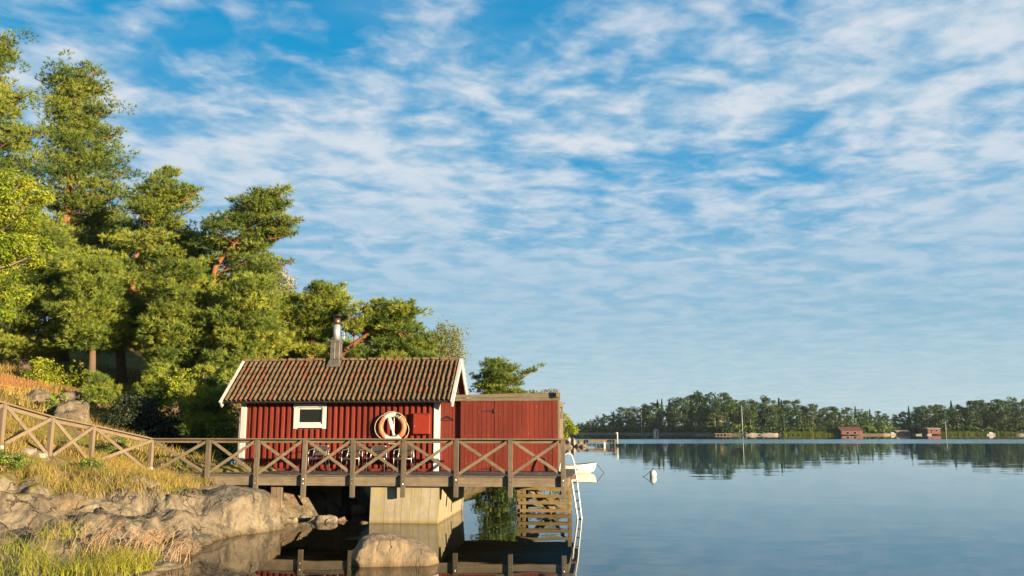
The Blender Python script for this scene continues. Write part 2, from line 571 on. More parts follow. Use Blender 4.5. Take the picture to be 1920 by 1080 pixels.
M['far_leaf'] = leaf_mat('far_broad_leaves', (0.0251, 0.05059, 0.00992), (0.0502, 0.08333, 0.01488), (0.0867, 0.1131, 0.01984), 0.2)
M['dry_grass'] = leaf_mat('dry_grass_blades', (0.1813, 0.1325, 0.03137), (0.3207, 0.2301, 0.05926), (0.4323, 0.3207, 0.1116), 0.35)
M['green_grass'] = leaf_mat('green_grass_blades', (0.083, 0.1162, 0.01245), (0.1992, 0.2241, 0.02075), (0.3486, 0.3154, 0.0415), 0.35)
M['seed'] = leaf_mat('grass_seed_heads', (0.2789, 0.1673, 0.09064), (0.3625, 0.2301, 0.1325), (0.4323, 0.2928, 0.1743), 0.25)

m, n = new_mat('pine_bark')
gz = n.node('ShaderNodeSeparateXYZ', None, Vector=n.node('ShaderNodeTexCoord').outputs['Generated']).outputs[2]
g = n.noise(n.pos((5, 5, 1.5)), 2.5, 6, 0.7)
low = n.mix(g, (0.05, 0.037, 0.03), (0.14, 0.105, 0.08))
high = n.mix(n.ramp(g, [(0.3, 0.0), (0.7, 1.0)]), (0.11, 0.05, 0.025), (0.27, 0.12, 0.052))
f = n.node('ShaderNodeMapRange', None, Value=gz, From_Min=0.18, From_Max=0.5).outputs[0]
n.out(n.mix(f, low, high), 0.9, n.bump(g, 0.8, 0.03), 0.1)
M['bark'] = m
m, n = new_mat('grey_bark')
g = n.noise(n.pos((5, 5, 2)), 2.5, 6, 0.7)
n.out(n.mix(g, (0.08, 0.065, 0.05), (0.26, 0.21, 0.16)), 0.9, n.bump(g, 0.6, 0.02), 0.1)
M['greybark'] = m

m, n = new_mat('shore_ground')
p = n.pos()
nz = n.node('ShaderNodeSeparateXYZ', None, Vector=n.node('ShaderNodeNewGeometry').outputs['Normal']).outputs[2]
a = n.noise(p, 0.8, 7, 0.65)
b = n.noise(p, 6, 6, 0.7)
soil = n.mix(n.ramp(b, [(0.3, 0.0), (0.7, 1.0)]), (0.07, 0.052, 0.025), (0.19, 0.14, 0.055))
moss = n.mix(b, (0.09, 0.085, 0.015), (0.23, 0.165, 0.03))
col = n.mix(n.ramp(a, [(0.42, 0.0), (0.58, 1.0)]), soil, moss)
rk, rh, ra = rock_nodes(n, p, (0.212, 0.168, 0.113), (0.12, 0.096, 0.066), (0.038, 0.032, 0.026), (0.16, 0.10, 0.05), 0.5)
zz_ = n.node('ShaderNodeSeparateXYZ', None, Vector=p).outputs[2]
rf = n.math('ADD', n.math('MULTIPLY', n.math('SUBTRACT', 0.90, nz), 3.0), n.math('MULTIPLY', n.math('SUBTRACT', n.noise(p, 0.9, 6, 0.65), 0.55), 2.2))
washed = n.node('ShaderNodeMapRange', None, Value=zz_, From_Min=1.35, From_Max=0.95, To_Min=0.0, To_Max=0.85).outputs[0]
rf = n.math('ADD', rf, washed)
rm = n.ramp(rf, [(0.10, 0.0), (0.30, 1.0)])
col = n.mix(rm, col, rk)
hh_ = n.mix(rm, n.math('ADD', n.math('MULTIPLY', a, 0.6), n.math('MULTIPLY', b, 0.4)), rh)
n.out(wet_line(n, p, ra, col), 0.95, n.bump(hh_, 0.9, 0.10), 0.1)
M['ground'] = m

m, n = new_mat('lake_water')
p = n.node('ShaderNodeNewGeometry').outputs['Position']
sp = n.node('ShaderNodeSeparateXYZ', None, Vector=p)
yy = sp.outputs[1]


def wnoise(scale, sc, detail):
    v = n.node('ShaderNodeMapping', None, Vector=p, Scale=sc).outputs[0]
    c = n.noise(v, scale, detail, 0.5, 0.0, 1)
    return n.node('ShaderNodeVectorMath', {'operation': 'SUBTRACT'}, i0=c, i1=(0.5, 0.5, 0.5)).outputs[0]


def vscale(v, k):
    nd = n.node('ShaderNodeVectorMath', {'operation': 'SCALE'}, i0=v)
    n.set(nd.inputs['Scale'], k)
    return nd.outputs[0]


def vadd(a_, b_):
    return n.node('ShaderNodeVectorMath', {'operation': 'ADD'}, i0=a_, i1=b_).outputs[0]


edge = n.math('MULTIPLY', n.math('SUBTRACT', n.noise(n.node('ShaderNodeMapping', None, Vector=p, Scale=(0.006, 0.03, 1)).outputs[0], 1.0, 3), 0.5), 26.0)
yw = n.math('ADD', yy, edge)
band_in = n.node('ShaderNodeMapRange', {'interpolation_type': 'SMOOTHSTEP'}, Value=yw, From_Min=163.0, From_Max=172.0).outputs[0]
band_out = n.node('ShaderNodeMapRange', {'interpolation_type': 'SMOOTHSTEP'}, Value=yw, From_Min=232.0, From_Max=246.0, To_Min=1.0, To_Max=0.0).outputs[0]
band = n.math('MULTIPLY', band_in, band_out)
amp = n.math('ADD', 1.0, n.math('MULTIPLY', band, 20.0))
calm = n.ramp(n.noise(n.node('ShaderNodeMapping', None, Vector=p, Scale=(0.03, 0.08, 1)).outputs[0], 1.0, 3), [(0.35, 0.55), (0.65, 1.3)])
v1 = vscale(wnoise(1.0, (0.7, 2.2, 1), 2), n.math('MULTIPLY', n.math('MULTIPLY', amp, calm), 0.015))
v2 = vscale(wnoise(1.0, (0.16, 0.5, 1), 2), 0.011)
vv = vadd(v1, v2)
vv = n.node('ShaderNodeVectorMath', {'operation': 'MULTIPLY'}, i0=vv, i1=(0.45, 1.0, 0.0)).outputs[0]
nrm = n.node('ShaderNodeVectorMath', {'operation': 'NORMALIZE'}, i0=vadd(vv, (0, 0, 1))).outputs[0]
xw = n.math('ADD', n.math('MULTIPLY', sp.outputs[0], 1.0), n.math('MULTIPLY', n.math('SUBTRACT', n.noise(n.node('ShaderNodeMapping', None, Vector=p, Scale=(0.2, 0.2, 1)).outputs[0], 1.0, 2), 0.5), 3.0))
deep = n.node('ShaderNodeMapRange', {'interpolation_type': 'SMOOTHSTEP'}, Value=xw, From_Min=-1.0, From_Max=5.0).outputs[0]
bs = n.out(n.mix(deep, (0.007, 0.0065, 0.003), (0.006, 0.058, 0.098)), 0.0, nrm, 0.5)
bs.inputs['IOR'].default_value = 1.333
n.set(bs.inputs['Roughness'], n.math('ADD', 0.015, n.math('MULTIPLY', band, 0.16)))
M['water'] = m

# ------------------------------------------------------------------ terrain
SHORE = [(-9.0, -5), (-8.6, 8), (-7.6, 14), (-7.0, 17), (-6.9, 19.5), (-7.4, 21.5), (-6.9, 23.3), (-6.7, 24.8), (-6.4, 26.4), (-5.6, 27.9), (-4.8, 28.8), (-4.4, 29.8),
         (-4.3, 33), (-3.8, 44), (-2.6, 54), (1.2, 59), (3.6, 75), (5.6, 105), (8.4, 128), (9.2, 142), (8.0, 150), (0, 175), (-30, 200)]
SH = np.array(SHORE, float)


def shore_dist(x, y):
    """Signed distance to the waterline, positive on land (left of the line)."""
    x = np.asarray(x, float)
    y = np.asarray(y, float)
    best = np.full(x.shape, 1e9)
    sgn = np.ones(x.shape)
    for (ax, ay), (bx, by) in zip(SH[:-1], SH[1:]):
        dx, dy = bx - ax, by - ay
        t = np.clip(((x - ax) * dx + (y - ay) * dy) / (dx * dx + dy * dy), 0, 1)
        dd = np.hypot(x - (ax + t * dx), y - (ay + t * dy))
        cr = dx * (y - ay) - dy * (x - ax)
        s_ = np.where(cr > 0, 1.0, -1.0)
        upd = dd < best
        best = np.where(upd, dd, best)
        sgn = np.where(upd, s_, sgn)
    return best * sgn


CP = []
for u, v, Y in [(0, 1062, 15.5), (150, 1066, 16.3), (0, 1010, 18.2), (150, 1015, 18.8), (280, 1024, 19.2),
                (0, 905, 20.6), (120, 912, 21.2), (230, 918, 21.9), (330, 922, 23.2), (0, 960, 19.6), (120, 965, 20.0), (220, 975, 20.6),
                (8, 842, 21.7), (98, 860, 22.9), (175, 866, 24.2), (285, 890, 25.8), (350, 896, 26.3), (60, 880, 21.9), (170, 895, 23.2),
                (0, 800, 26), (100, 795, 28), (200, 830, 29.5), (255, 830, 32), (300, 856, 29), (420, 874, 28.0), (370, 846, 32), (440, 850, 34), (190, 800, 33.5),
                (0, 737, 36), (100, 740, 37), (228, 745, 40), (350, 752, 42), (450, 765, 42)]:
    q = at_y(u, v, Y)
    CP.append((q.x, q.y, q.z))
CP += [(-7, 36, 2.4), (-3, 38, 1.6), (-10, 50, 4.6), (-5, 62, 2.4), (-20, 62, 7.5), (-40, 45, 9), (-22, 32, 5.0), (-17, 22, 3.4), (-15, 14, 1.3),
       (-15, 6, 1.2), (-45, 80, 10), (-4, 100, 3.5), (5, 128, 1.6), (-25, 125, 9), (-30, 18, 5), (-6.6, 27.5, 0.75), (-4.8, 29.5, 0.6), (-60, 20, 8), (-70, 120, 12), (-8, 28, 1.35), (-30, 170, 3)]
CP = np.array(CP)
_n = len(CP)


def _tps(r2):
    return np.where(r2 > 1e-9, 0.5 * r2 * np.log(np.maximum(r2, 1e-9)), 0.0)


_A = np.zeros((_n + 3, _n + 3))
_A[:_n, :_n] = _tps(((CP[:, None, :2] - CP[None, :, :2]) ** 2).sum(-1)) + np.eye(_n) * 0.4
_A[:_n, _n] = 1
_A[:_n, _n + 1:] = CP[:, :2]
_A[_n:, :_n] = _A[:_n, _n:].T
_W = np.linalg.solve(_A, np.concatenate([CP[:, 2], np.zeros(3)]))


def fbm(x, y, f, seed=0.0, oct=4):
    """cheap value noise sum, vectorised"""
    tot = np.zeros(np.shape(x))
    a = 1.0
    for o in range(oct):
        xs = np.asarray(x) * f + seed + 13.1 * o
        ys = np.asarray(y) * f + seed * 1.7 + 7.7 * o
        xi, yi = np.floor(xs), np.floor(ys)
        fx, fy = xs - xi, ys - yi
        fx = fx * fx * (3 - 2 * fx)
        fy = fy * fy * (3 - 2 * fy)

        def hsh(i, j):
            t = np.sin(i * 127.1 + j * 311.7) * 43758.5453
            return t - np.floor(t)
        val = (hsh(xi, yi) * (1 - fx) + hsh(xi + 1, yi) * fx) * (1 - fy) + (hsh(xi, yi + 1) * (1 - fx) + hsh(xi + 1, yi + 1) * fx) * fy
        tot = tot + a * (val - 0.5)
        a *= 0.5
        f *= 2.03
    return tot


def ground_z(x, y):
    x = np.asarray(x, float)
    y = np.asarray(y, float)
    sh = x.shape
    xf, yf = x.ravel(), y.ravel()
    z = _W[_n] + _W[_n + 1] * xf + _W[_n + 2] * yf
    for i in range(_n):
        z = z + _W[i] * _tps((xf - CP[i, 0]) ** 2 + (yf - CP[i, 1]) ** 2)
    dd = shore_dist(xf, yf)
    near = np.clip((45 - yf) / 20, 0, 1)
    z = z + fbm(xf, yf, 0.7, 3.0) * 0.28 * np.clip(dd / 1.5, 0, 1) + fbm(xf, yf, 3.0, 9.0, 3) * 0.07
    zone = np.clip((24.2 - yf) / 1.5, 0, 1) * np.clip((yf - 17.2) / 1.2, 0, 1) * np.clip((1.75 - z) / 0.4, 0, 1)
    sx_, sy_ = xf * 0.8 + yf * 0.5, yf * 0.9 - xf * 0.35
    rdg = 0.5 - np.abs(fbm(sx_, sy_ * 1.5, 1.1, 21.0, 3))
    blk = np.floor((fbm(sx_, sy_, 1.5, 31.0, 2) + 0.6) * 5) / 5 - 0.5
    z = z + zone * (0.42 * (rdg - 0.33) + 0.46 * blk + 0.05 * fbm(xf, yf, 6.0, 41.0, 3))
    z = np.where(dd > 0, np.minimum(z, 0.04 + 0.95 * dd), np.minimum(z, 0.30 * dd - 0.02))
    z = np.where(dd > 0.6, np.maximum(z, 0.06), z)
    z = np.where((dd <= 0), np.maximum(z, -3.0), z)
    return z.reshape(sh)


def gz1(x, y):
    return float(ground_z(np.array([x]), np.array([y]))[0])


def axis_lines(segs):
    out = []
    for a_, b_, st in segs:
        out += list(np.arange(a_, b_, st))
    out.append(segs[-1][1])
    return np.array(out)


gx = axis_lines([(-110, -40, 5), (-40, -15, 1.0), (-15, -5, 0.09), (-5, 2, 0.5), (2, 20, 1.5)])
gy = axis_lines([(0, 13, 0.8), (13, 17, 0.15), (17, 24.5, 0.09), (24.5, 30, 0.15), (30, 50, 0.5), (50, 215, 3.0)])
X, Yg = np.meshgrid(gx, gy)
Z = ground_z(X, Yg)
nx, ny = len(gx), len(gy)
idx = np.arange(nx * ny).reshape(ny, nx)
F = np.stack([idx[:-1, :-1], idx[:-1, 1:], idx[1:, 1:], idx[1:, :-1]], -1).reshape(-1, 4)
zf = Z.ravel()[F].max(1)
F = F[zf > -2.9]
ground = link('ground', np_mesh('ground', np.stack([X.ravel(), Yg.ravel(), Z.ravel()], 1), F, smooth=True), None, M['ground'])
prop(ground, kind='structure')

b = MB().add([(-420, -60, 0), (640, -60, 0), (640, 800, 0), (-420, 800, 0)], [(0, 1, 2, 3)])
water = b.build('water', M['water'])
prop(water, kind='structure')


# ------------------------------------------------------------------ rocks
def rock(name, label, centre, size, seed, mat, rot=0.0, subdiv=4, rough=0.22, facet=0.0, group=None, flat=0.0, cat='rock', slant=0.0):
    bm = bmesh.new()
    bmesh.ops.create_icosphere(bm, subdivisions=subdiv, radius=1.0)
    s3 = Vector((seed * 7.31, seed * 3.17, seed * 5.9))
    planes = []
    rr = random.Random(seed)
    for _ in range(int(facet)):
        dv = Vector((rr.gauss(0, 1), rr.gauss(0, 1), rr.gauss(0, 0.8))).normalized()
        planes.append((dv, rr.uniform(0.62, 0.9)))
    R = Matrix.Rotation(rot, 3, 'Z')
    for vt in bm.verts:
        p = vt.co.copy()
        for dv, h in planes:
            k = p.dot(dv) - h
            if k > 0:
                p -= dv * k * 0.92
        if flat and p.z > flat:
            p.z = flat + (p.z - flat) * 0.3
        if slant and p.z > 0:
            p.z *= 1 - slant * (p.x + 0.15)
        q = p * 1.2 + s3
        dsp = mnoise.fractal(q, 0.9, 2.1, 5) * rough
        rid = (0.5 - abs(mnoise.noise(Vector((q.x * 2.2, q.y * 1.4, q.z * 4.0))))) * rough * 0.45
        dsp += rid + mnoise.fractal(q * 6, 0.8, 2.0, 3) * rough * 0.16
        p = p * (1 + dsp)
        p = Vector((p.x * size[0], p.y * size[1], p.z * size[2]))
        vt.co = R @ p
    me = bpy.data.meshes.new(name)
    bm.to_mesh(me)
    bm.free()
    me.polygons.foreach_set('use_smooth', [True] * len(me.polygons))
    o = link(name, me, None, mat, centre)
    return prop(o, label, cat, group)


def rock_px(name, label, u0, u1, vtop, vbase, Y, depth, seed, mat, **kw):
    """rock whose outline spans u0..u1 and whose top is at vtop; vbase is where it meets ground or water"""
    zt = at_y((u0 + u1) / 2, vtop, Y).z
    zb = at_y((u0 + u1) / 2, vbase, Y).z
    x0, x1 = at_y(u0, vbase, Y).x, at_y(u1, vbase, Y).x
    h = (zt - zb)
    sz = h * 0.95
    return rock(name, label, ((x0 + x1) / 2, Y - depth * 0.05, zt - sz * 1.02), ((x1 - x0) / 2 * 1.08, depth, sz), seed, mat, **kw)


rock('shore_rock', 'large pale whaleback rock sloping into the water beneath the left end of the jetty', (-7.72, 24.0, 0.02), (1.50, 1.65, 1.08), 5, M['rock'], rot=-0.25, subdiv=5, rough=0.13, facet=3)
rock_px('shore_rock', 'flat grey rock slab just left of the jetty beam, by the pale timber step', 232, 400, 890, 945, 24.6, 0.9, 8, M['rock'], subdiv=5, rough=0.2, facet=6, flat=0.4)
rock_px('shore_rock', 'blocky purple grey rock ledge below the flat slab, beside the tuft of green grass', 180, 282, 914, 985, 21.9, 0.8, 12, M['rock'], subdiv=5, rough=0.2, facet=9)
rock_px('shore_rock', 'rough cracked rock face between the grass tuft and the whaleback rock', 275, 375, 930, 1000, 22.3, 0.8, 15, M['rock'], subdiv=5, rough=0.26, facet=8)
rock_px('shore_rock', 'dark split rock left of the blocky ledge, under the golden grass', 90, 205, 930, 1000, 21.0, 0.8, 21, M['rock'], subdiv=5, rough=0.28, facet=9)
rock_px('shore_rock', 'pale rounded rock low in the tall grass at the middle of the bank', 150, 262, 985, 1050, 19.8, 0.7, 33, M['rock'], subdiv=5, rough=0.24, facet=6)
rock_px('shore_rock', 'pale angular rock at the left edge of the picture, below the golden grass', -40, 76, 945, 1010, 19.9, 0.8, 27, M['rock'], subdiv=5, rough=0.25, facet=8)
rock_px('shore_rock', 'smooth grey rock at the far left, half covered by moss', -30, 62, 905, 965, 20.6, 0.7, 40, M['rock'], subdiv=5, rough=0.2, facet=4)
rock_px('shore_rock', 'low thin slab reaching out into the water below the whaleback rock', 300, 402, 988, 1012, 21.3, 0.6, 44, M['rock'], subdiv=4, rough=0.2, facet=5, flat=0.3)
rock_px('shore_rock', 'flat tan slab lying in the water at the tip of the tall green grass', 255, 345, 1044, 1068, 17.6, 0.5, 47, M['rock'], subdiv=4, rough=0.2, facet=5, flat=0.3)
rock_px('shore_rock', 'dark slab behind the grass at the very bottom of the bank', 240, 330, 1066, 1090, 16.9, 0.45, 48, M['darkstone'], subdiv=4, rough=0.25, facet=6)
rock_px('shore_rock', 'small pale stone among the grass near the bottom left corner', 78, 100, 1040, 1070, 17.0, 0.2, 52, M['rock'], subdiv=3, rough=0.25, facet=6)
rock_px('hill_rock', 'long grey rock outcrop on the slope below the picket fence', 55, 100, 732, 752, 34.0, 0.8, 61, M['rock'], subdiv=4, rough=0.25, facet=6)
rock_px('hill_rock', 'shaded bluish rock beside the dark juniper on the slope', 112, 172, 752, 785, 31.0, 0.8, 64, M['rock'], subdiv=4, rough=0.25, facet=7)
rock_px('hill_rock', 'flat rock near the tree trunk above the shaded rock', 118, 150, 733, 746, 36.0, 0.7, 66, M['rock'], subdiv=4, rough=0.25, facet=6)
rock_px('shore_rock', 'grey rock patch in the grass behind the ramp railing, near the jetty', 262, 320, 866, 886, 27.2, 0.6, 69, M['rock'], subdiv=4, rough=0.2, facet=5)
b1 = at_z(735, 1062)
rock('water_boulder', 'rounded orange brown boulder standing alone in the water in front of the pier', (b1.x + 0.0, b1.y + 0.42, 0.10), (0.90, 0.62, 0.50), 3, M['boulder'], rot=0.15, subdiv=5, rough=0.12, facet=4, slant=0.42, cat='boulder')
st = [(545, 592, 962, 983, 26.6, 'rounded brown stone under the jetty nearest the wooden support post'), (575, 640, 966, 986, 26.0, 'jagged stone at the waterline under the middle of the jetty'),
      (556, 580, 955, 972, 27.2, 'round stone farther back in the shade under the jetty'), (606, 630, 972, 987, 25.9, 'dark pointed stone at the waterline right of the jagged one'),
      (630, 652, 968, 984, 26.3, 'upright pale stone at the waterline near the middle of the dark gap'), (672, 692, 977, 985, 25.8, 'small orange stone by the left corner of the concrete pier'),
      (590, 640, 940, 972, 28.2, 'large dark stone deep under the jetty'), (640, 690, 945, 975, 28.6, 'wide dark stone against the pier deep under the jetty'), (525, 560, 965, 985, 25.9, 'flat wet stone at the foot of the whaleback rock')]
for i, (u0, u1, v0, v1, Y, lb) in enumerate(st):
    rock_px('stone', lb, u0, u1, v0, v1 + 4, Y, 0.3, 80 + i, M['darkstone'], subdiv=4, rough=0.25, facet=7, cat='stone', group='stones under the jetty')
for (u0, u1, v0, v1, Y, lb) in [(18, 70, 832, 853, 22.5, 'pale stone step block behind the first ramp post'), (68, 90, 843, 858, 22.7, 'smaller pale pinkish stone step beside the second ramp post')]:
    rock_px('stone_step', lb, u0, u1, v0, v1, Y, 0.25, 95 + u0, M['palestone'], subdiv=4, rough=0.1, facet=8, flat=0.5, cat='stone')

# ------------------------------------------------------------------ jetty, railing and concrete pier (jetty coordinates)
DK = 1.37
AL, AR = -7.15, 4.72
posts_a = [-6.05, -4.53, -3.06, -1.60, -0.07, 1.49, 3.06, 4.58]
jetty = thing('jetty', 'grey weathered timber jetty carrying the red cabin', 'jetty', (-1.2, 1.2, DK), jetty=True)
fr = MB().box(-6.92, AR, 0.0, 0.055, 1.06, 1.325).build('front_beam', M['greybeam'], jetty, bevel=0.006)
MB().box(AR - 0.055, AR, 0.058, 4.85, 1.06, 1.325).build('end_beam', M['greybeam'], jetty, bevel=0.006)
MB().box(-6.0, AR - 0.06, 4.80, 4.855, 1.06, 1.325).build('back_beam', M['greybeam'], jetty, bevel=0.006)
for k, bb in enumerate((0.9, 1.8, 2.7, 3.6)):
    MB().box(-6.6, AR - 0.06, bb, bb + 0.06, 1.10, 1.32).build('joist', M['greybeam'], jetty, bevel=0.004)
na = int((AR + 0.04 - AL) / 0.15)
deck = MB().box(AL, 0.4, 0.06, 2.49, 1.327, 1.335).build('decking', M['deckwood'], jetty)
bm_front = MB().box(-0.0705, 0.0705, -0.035, 2.47, -0.034, 0.0).mesh('deck_board')
bm_full = MB().box(-0.0705, 0.0705, -0.035, 4.86, -0.034, 0.0).mesh('deck_board_long')
for me in (bm_front, bm_full):
    me.materials.append(M['deckwood'])
for i in range(na + 1):
    a_ = AL + 0.075 + i * 0.15
    o = link('deck_board', bm_front if a_ < 0.55 else bm_full, deck)
    o.location = Vector((a_, 0.0, DK + random.uniform(-0.003, 0.003))) - OFF[jetty.name]
    o.rotation_euler = (random.uniform(-0.001, 0.001), random.uniform(-0.012, 0.012), random.uniform(-0.002, 0.002))
# supports
a0 = loc(520, 930, 0.35)
sp_ = MB()
sp_.box(a0.x - 0.17, a0.x - 0.005, 0.25, 0.42, 0.45, 1.055)
s1 = sp_.build('support_post', M['palepost'], jetty, bevel=0.006)
MB().box(a0.x + 0.005, a0.x + 0.17, 0.25, 0.42, 0.45, 1.055).build('support_post', M['palepost'], jetty, bevel=0.006)
MB().box(a0.x - 0.17, a0.x + 0.2, 0.2, 0.5, -0.1, 0.45).build('post_footing', M['concrete'], jetty, bevel=0.02)
# under-deck back wall of dark boards on the land side
for k in range(9):
    x0 = -5.2 + 0.28 * k
    MB().box(x0, x0 + 0.27, 2.52, 2.55, 0.2, 1.32).build('skirt_board', M['greypost'], jetty)

rail = thing('railing', 'grey timber railing with crossed braces along the front of the jetty', 'railing', (-0.7, -0.05, DK), jetty=True)
for i, a_ in enumerate(posts_a):
    zb = 1.02 if i == 0 else 0.70 + 0.012 * i
    wv = 0.066
    ln_ = random.uniform(-0.012, 0.012)
    po_ = MB().add([(a_ - wv + ln_, -0.115, zb), (a_ + wv + ln_, -0.115, zb), (a_ + wv + ln_, -0.003, zb), (a_ - wv + ln_, -0.003, zb),
                    (a_ - wv, -0.115, 2.395), (a_ + wv, -0.115, 2.395), (a_ + wv, -0.003, 2.395), (a_ - wv, -0.003, 2.395)],
                   [(0, 3, 2, 1), (4, 5, 6, 7), (0, 1, 5, 4), (1, 2, 6, 5), (2, 3, 7, 6), (3, 0, 4, 7)]).build('post', M['greypost'], rail, bevel=0.006)
    for zz_b in (1.13, 1.26):
        MB().tube([(a_ + ln_ * 0.7 + random.uniform(-0.015, 0.015), -0.126, zz_b), (a_ + ln_ * 0.7, -0.112, zz_b)], 0.014, 8).build('bolt', M['steel'], po_)
MB().box(-7.86, AR + 0.02, -0.135, 0.015, 2.398, 2.437).build('top_rail', M['greybeam'], rail, bevel=0.005)
spans = [-7.85] + posts_a
for i in range(len(spans) - 1):
    x0, x1 = spans[i] + 0.07, spans[i + 1] - 0.07
    pal = M['palebeam'] if i == 0 else M['greybeam']
    MB().box(x0 - 0.065, x1 + 0.065, 0.0, 0.035, 2.30, 2.395).build('under_rail', pal, rail, bevel=0.004)
    zb = DK + 0.06
    j1, j2 = random.uniform(-0.02, 0.015), random.uniform(-0.02, 0.015)
    MB().beam((x0, -0.035, 2.36 + j1), (x1, -0.035, zb + j2), 0.085, 0.034, (0, 1, 0)).build('brace', pal, rail, bevel=0.004)
    MB().beam((x0, -0.074, zb + j1), (x1, -0.074, 2.36 + j2), 0.085, 0.034, (0, 1, 0)).build('brace', pal, rail, bevel=0.004)

# ramp railing climbing the bank on the left
rp = [at_y(8, 755, 21.6), at_y(98, 781, 22.9), at_y(175, 797, 24.2)]
pl = loc(285, 820, -0.06)
rp.append(Vector((O.x + pl.x * E1.x + pl.y * E2.x, O.y + pl.x * E1.y + pl.y * E2.y, 2.43)))
rp.insert(0, rp[0] + (rp[0] - rp[1]) * 1.02)
ramp = thing('ramp_railing', 'pale timber railing climbing the grassy bank on the left', 'railing', (rp[2].x, rp[2].y, gz1(rp[2].x, rp[2].y)))
for i, q in enumerate(rp):
    zb = gz1(q.x, q.y) - 0.15 if i != 4 else 1.36
    if i < 4 or True:
        MB().beam((q.x, q.y, zb), (q.x, q.y, q.z - 0.03), 0.125, 0.10, (0.3, 1, 0)).build('post', M['palepost'], ramp, bevel=0.006)
    if i in (1, 4):
        MB().beam((q.x, q.y, zb + 0.0 if i == 4 else zb + 0.05), (q.x, q.y, zb + 0.22), 0.132, 0.108, (0.3, 1, 0)).build('post_shoe', M['white'], ramp)
for i in range(4):
    p0, p1 = rp[i], rp[i + 1]
    dn = (p1 - p0)
    sd = Vector((dn.y, -dn.x, 0)).normalized()
    if sd.y > 0: sd = -sd
    MB().beam(p0 + Vector((0, 0, -0.015)), p1 + Vector((0, 0, -0.015)), 0.15, 0.04, (0, 0, 1)).build('top_rail', M['palebeam'], ramp, bevel=0.004)
    bk = sd * -0.075
    MB().beam(p0 + bk + Vector((0, 0, -0.09)), p1 + bk + Vector((0, 0, -0.09)), 0.095, 0.035, sd).build('under_rail', M['palebeam'], ramp, bevel=0.004)
    e = dn.normalized() * 0.07
    bt = Vector((0, 0, -1.0))
    MB().beam(p0 + e + sd * 0.02 + Vector((0, 0, -0.08)), p1 - e + sd * 0.02 + bt, 0.09, 0.034, sd).build('brace', M['palebeam'], ramp, bevel=0.004)
    MB().beam(p0 + e + sd * 0.058 + bt, p1 - e + sd * 0.058 + Vector((0, 0, -0.08)), 0.09, 0.034, sd).build('brace', M['palebeam'], ramp, bevel=0.004)

q = loc(338, 897, -0.12)
ts = thing('timber_step', 'short pale timber step at the left end of the jetty', 'step', (q.x, q.y, 1.2), jetty=True)
MB().box(q.x - 0.42, q.x + 0.36, -0.2, 0.1, 1.225, 1.315).build('tread', M['palebeam'], ts, bevel=0.006)
MB().box(q.x + 0.2, q.x + 0.3, -0.12, 0.08, 1.0, 1.222).build('block', M['greypost'], ts, bevel=0.005)

# concrete pier
pier = thing('concrete_pier', 'pale board marked concrete pier under the jetty, stained at the waterline', 'pier', (-0.3, 2.4, 0), jetty=True)
pb = MB()
aL0, aR0, aL1, aR1 = -1.13, 0.83, -1.10, 1.0
f0, f1 = 0.22, 0.16
vs = []
zs = [-1.2, 0.0, 0.55, 1.055]
vs = [(aL0, 0.15, -1.2), (aR0, 0.15, -1.2), (aR0, 4.7, -1.2), (aL0, 4.7, -1.2), (aL1, 0.2, 1.055), (aR1, 0.2, 1.055), (aR1, 4.7, 1.055), (aL1, 4.7, 1.055)]
pb.add(vs, [(0, 3, 2, 1), (4, 5, 6, 7), (0, 1, 5, 4), (1, 2, 6, 5), (2, 3, 7, 6), (3, 0, 4, 7)])
core = pb.build('core', M['concrete'], pier, bevel=0.03)
# formwork impressions: cast board strips standing a little proud of the core
xs = [-1.13, -0.72, -0.42, -0.23, 0.02, 0.30, 0.55, 0.83]
for x0, x1 in zip(xs[:-1], xs[1:]):
    k0, k1 = (x0 + 1.13) / 1.96, (x1 + 1.13) / 1.96
    t0, t1 = -1.10 + k0 * 2.1, -1.10 + k1 * 2.1
    dpt = random.uniform(0.012, 0.018)
    MB().add([(x0 + 0.003, 0.15 - dpt, -0.9), (x1 - 0.003, 0.15 - dpt, -0.9), (t1 - 0.003, 0.2 - dpt, 1.045), (t0 + 0.003, 0.2 - dpt, 1.045),
              (x0 + 0.006, 0.17, -0.9), (x1 - 0.006, 0.17, -0.9), (t1 - 0.006, 0.22, 1.045), (t0 + 0.006, 0.22, 1.045)],
             [(0, 1, 2, 3), (0, 4, 5, 1), (1, 5, 6, 2), (2, 6, 7, 3), (3, 7, 4, 0)]).build('cast_strip', M['concrete'], pier)
ys_ = np.linspace(0.2, 4.65, 10)
for y0, y1 in zip(ys_[:-1], ys_[1:]):
    dpt = random.uniform(0.008, 0.03)
    MB().add([(aR0 + dpt, y0 + .008, -0.9), (aR0 + dpt, y1 - .008, -0.9), (aR1 + dpt, y1 - .008, 1.04), (aR1 + dpt, y0 + .008, 1.04),
              (aR0 - .02, y0 + .008, -0.9), (aR0 - .02, y1 - .008, -0.9), (aR1 - .02, y1 - .008, 1.04), (aR1 - .02, y0 + .008, 1.04)],
             [(0, 1, 2, 3), (0, 4, 5, 1), (1, 5, 6, 2), (2, 6, 7, 3), (3, 7, 4, 0)]).build('cast_strip', M['concrete'], pier)

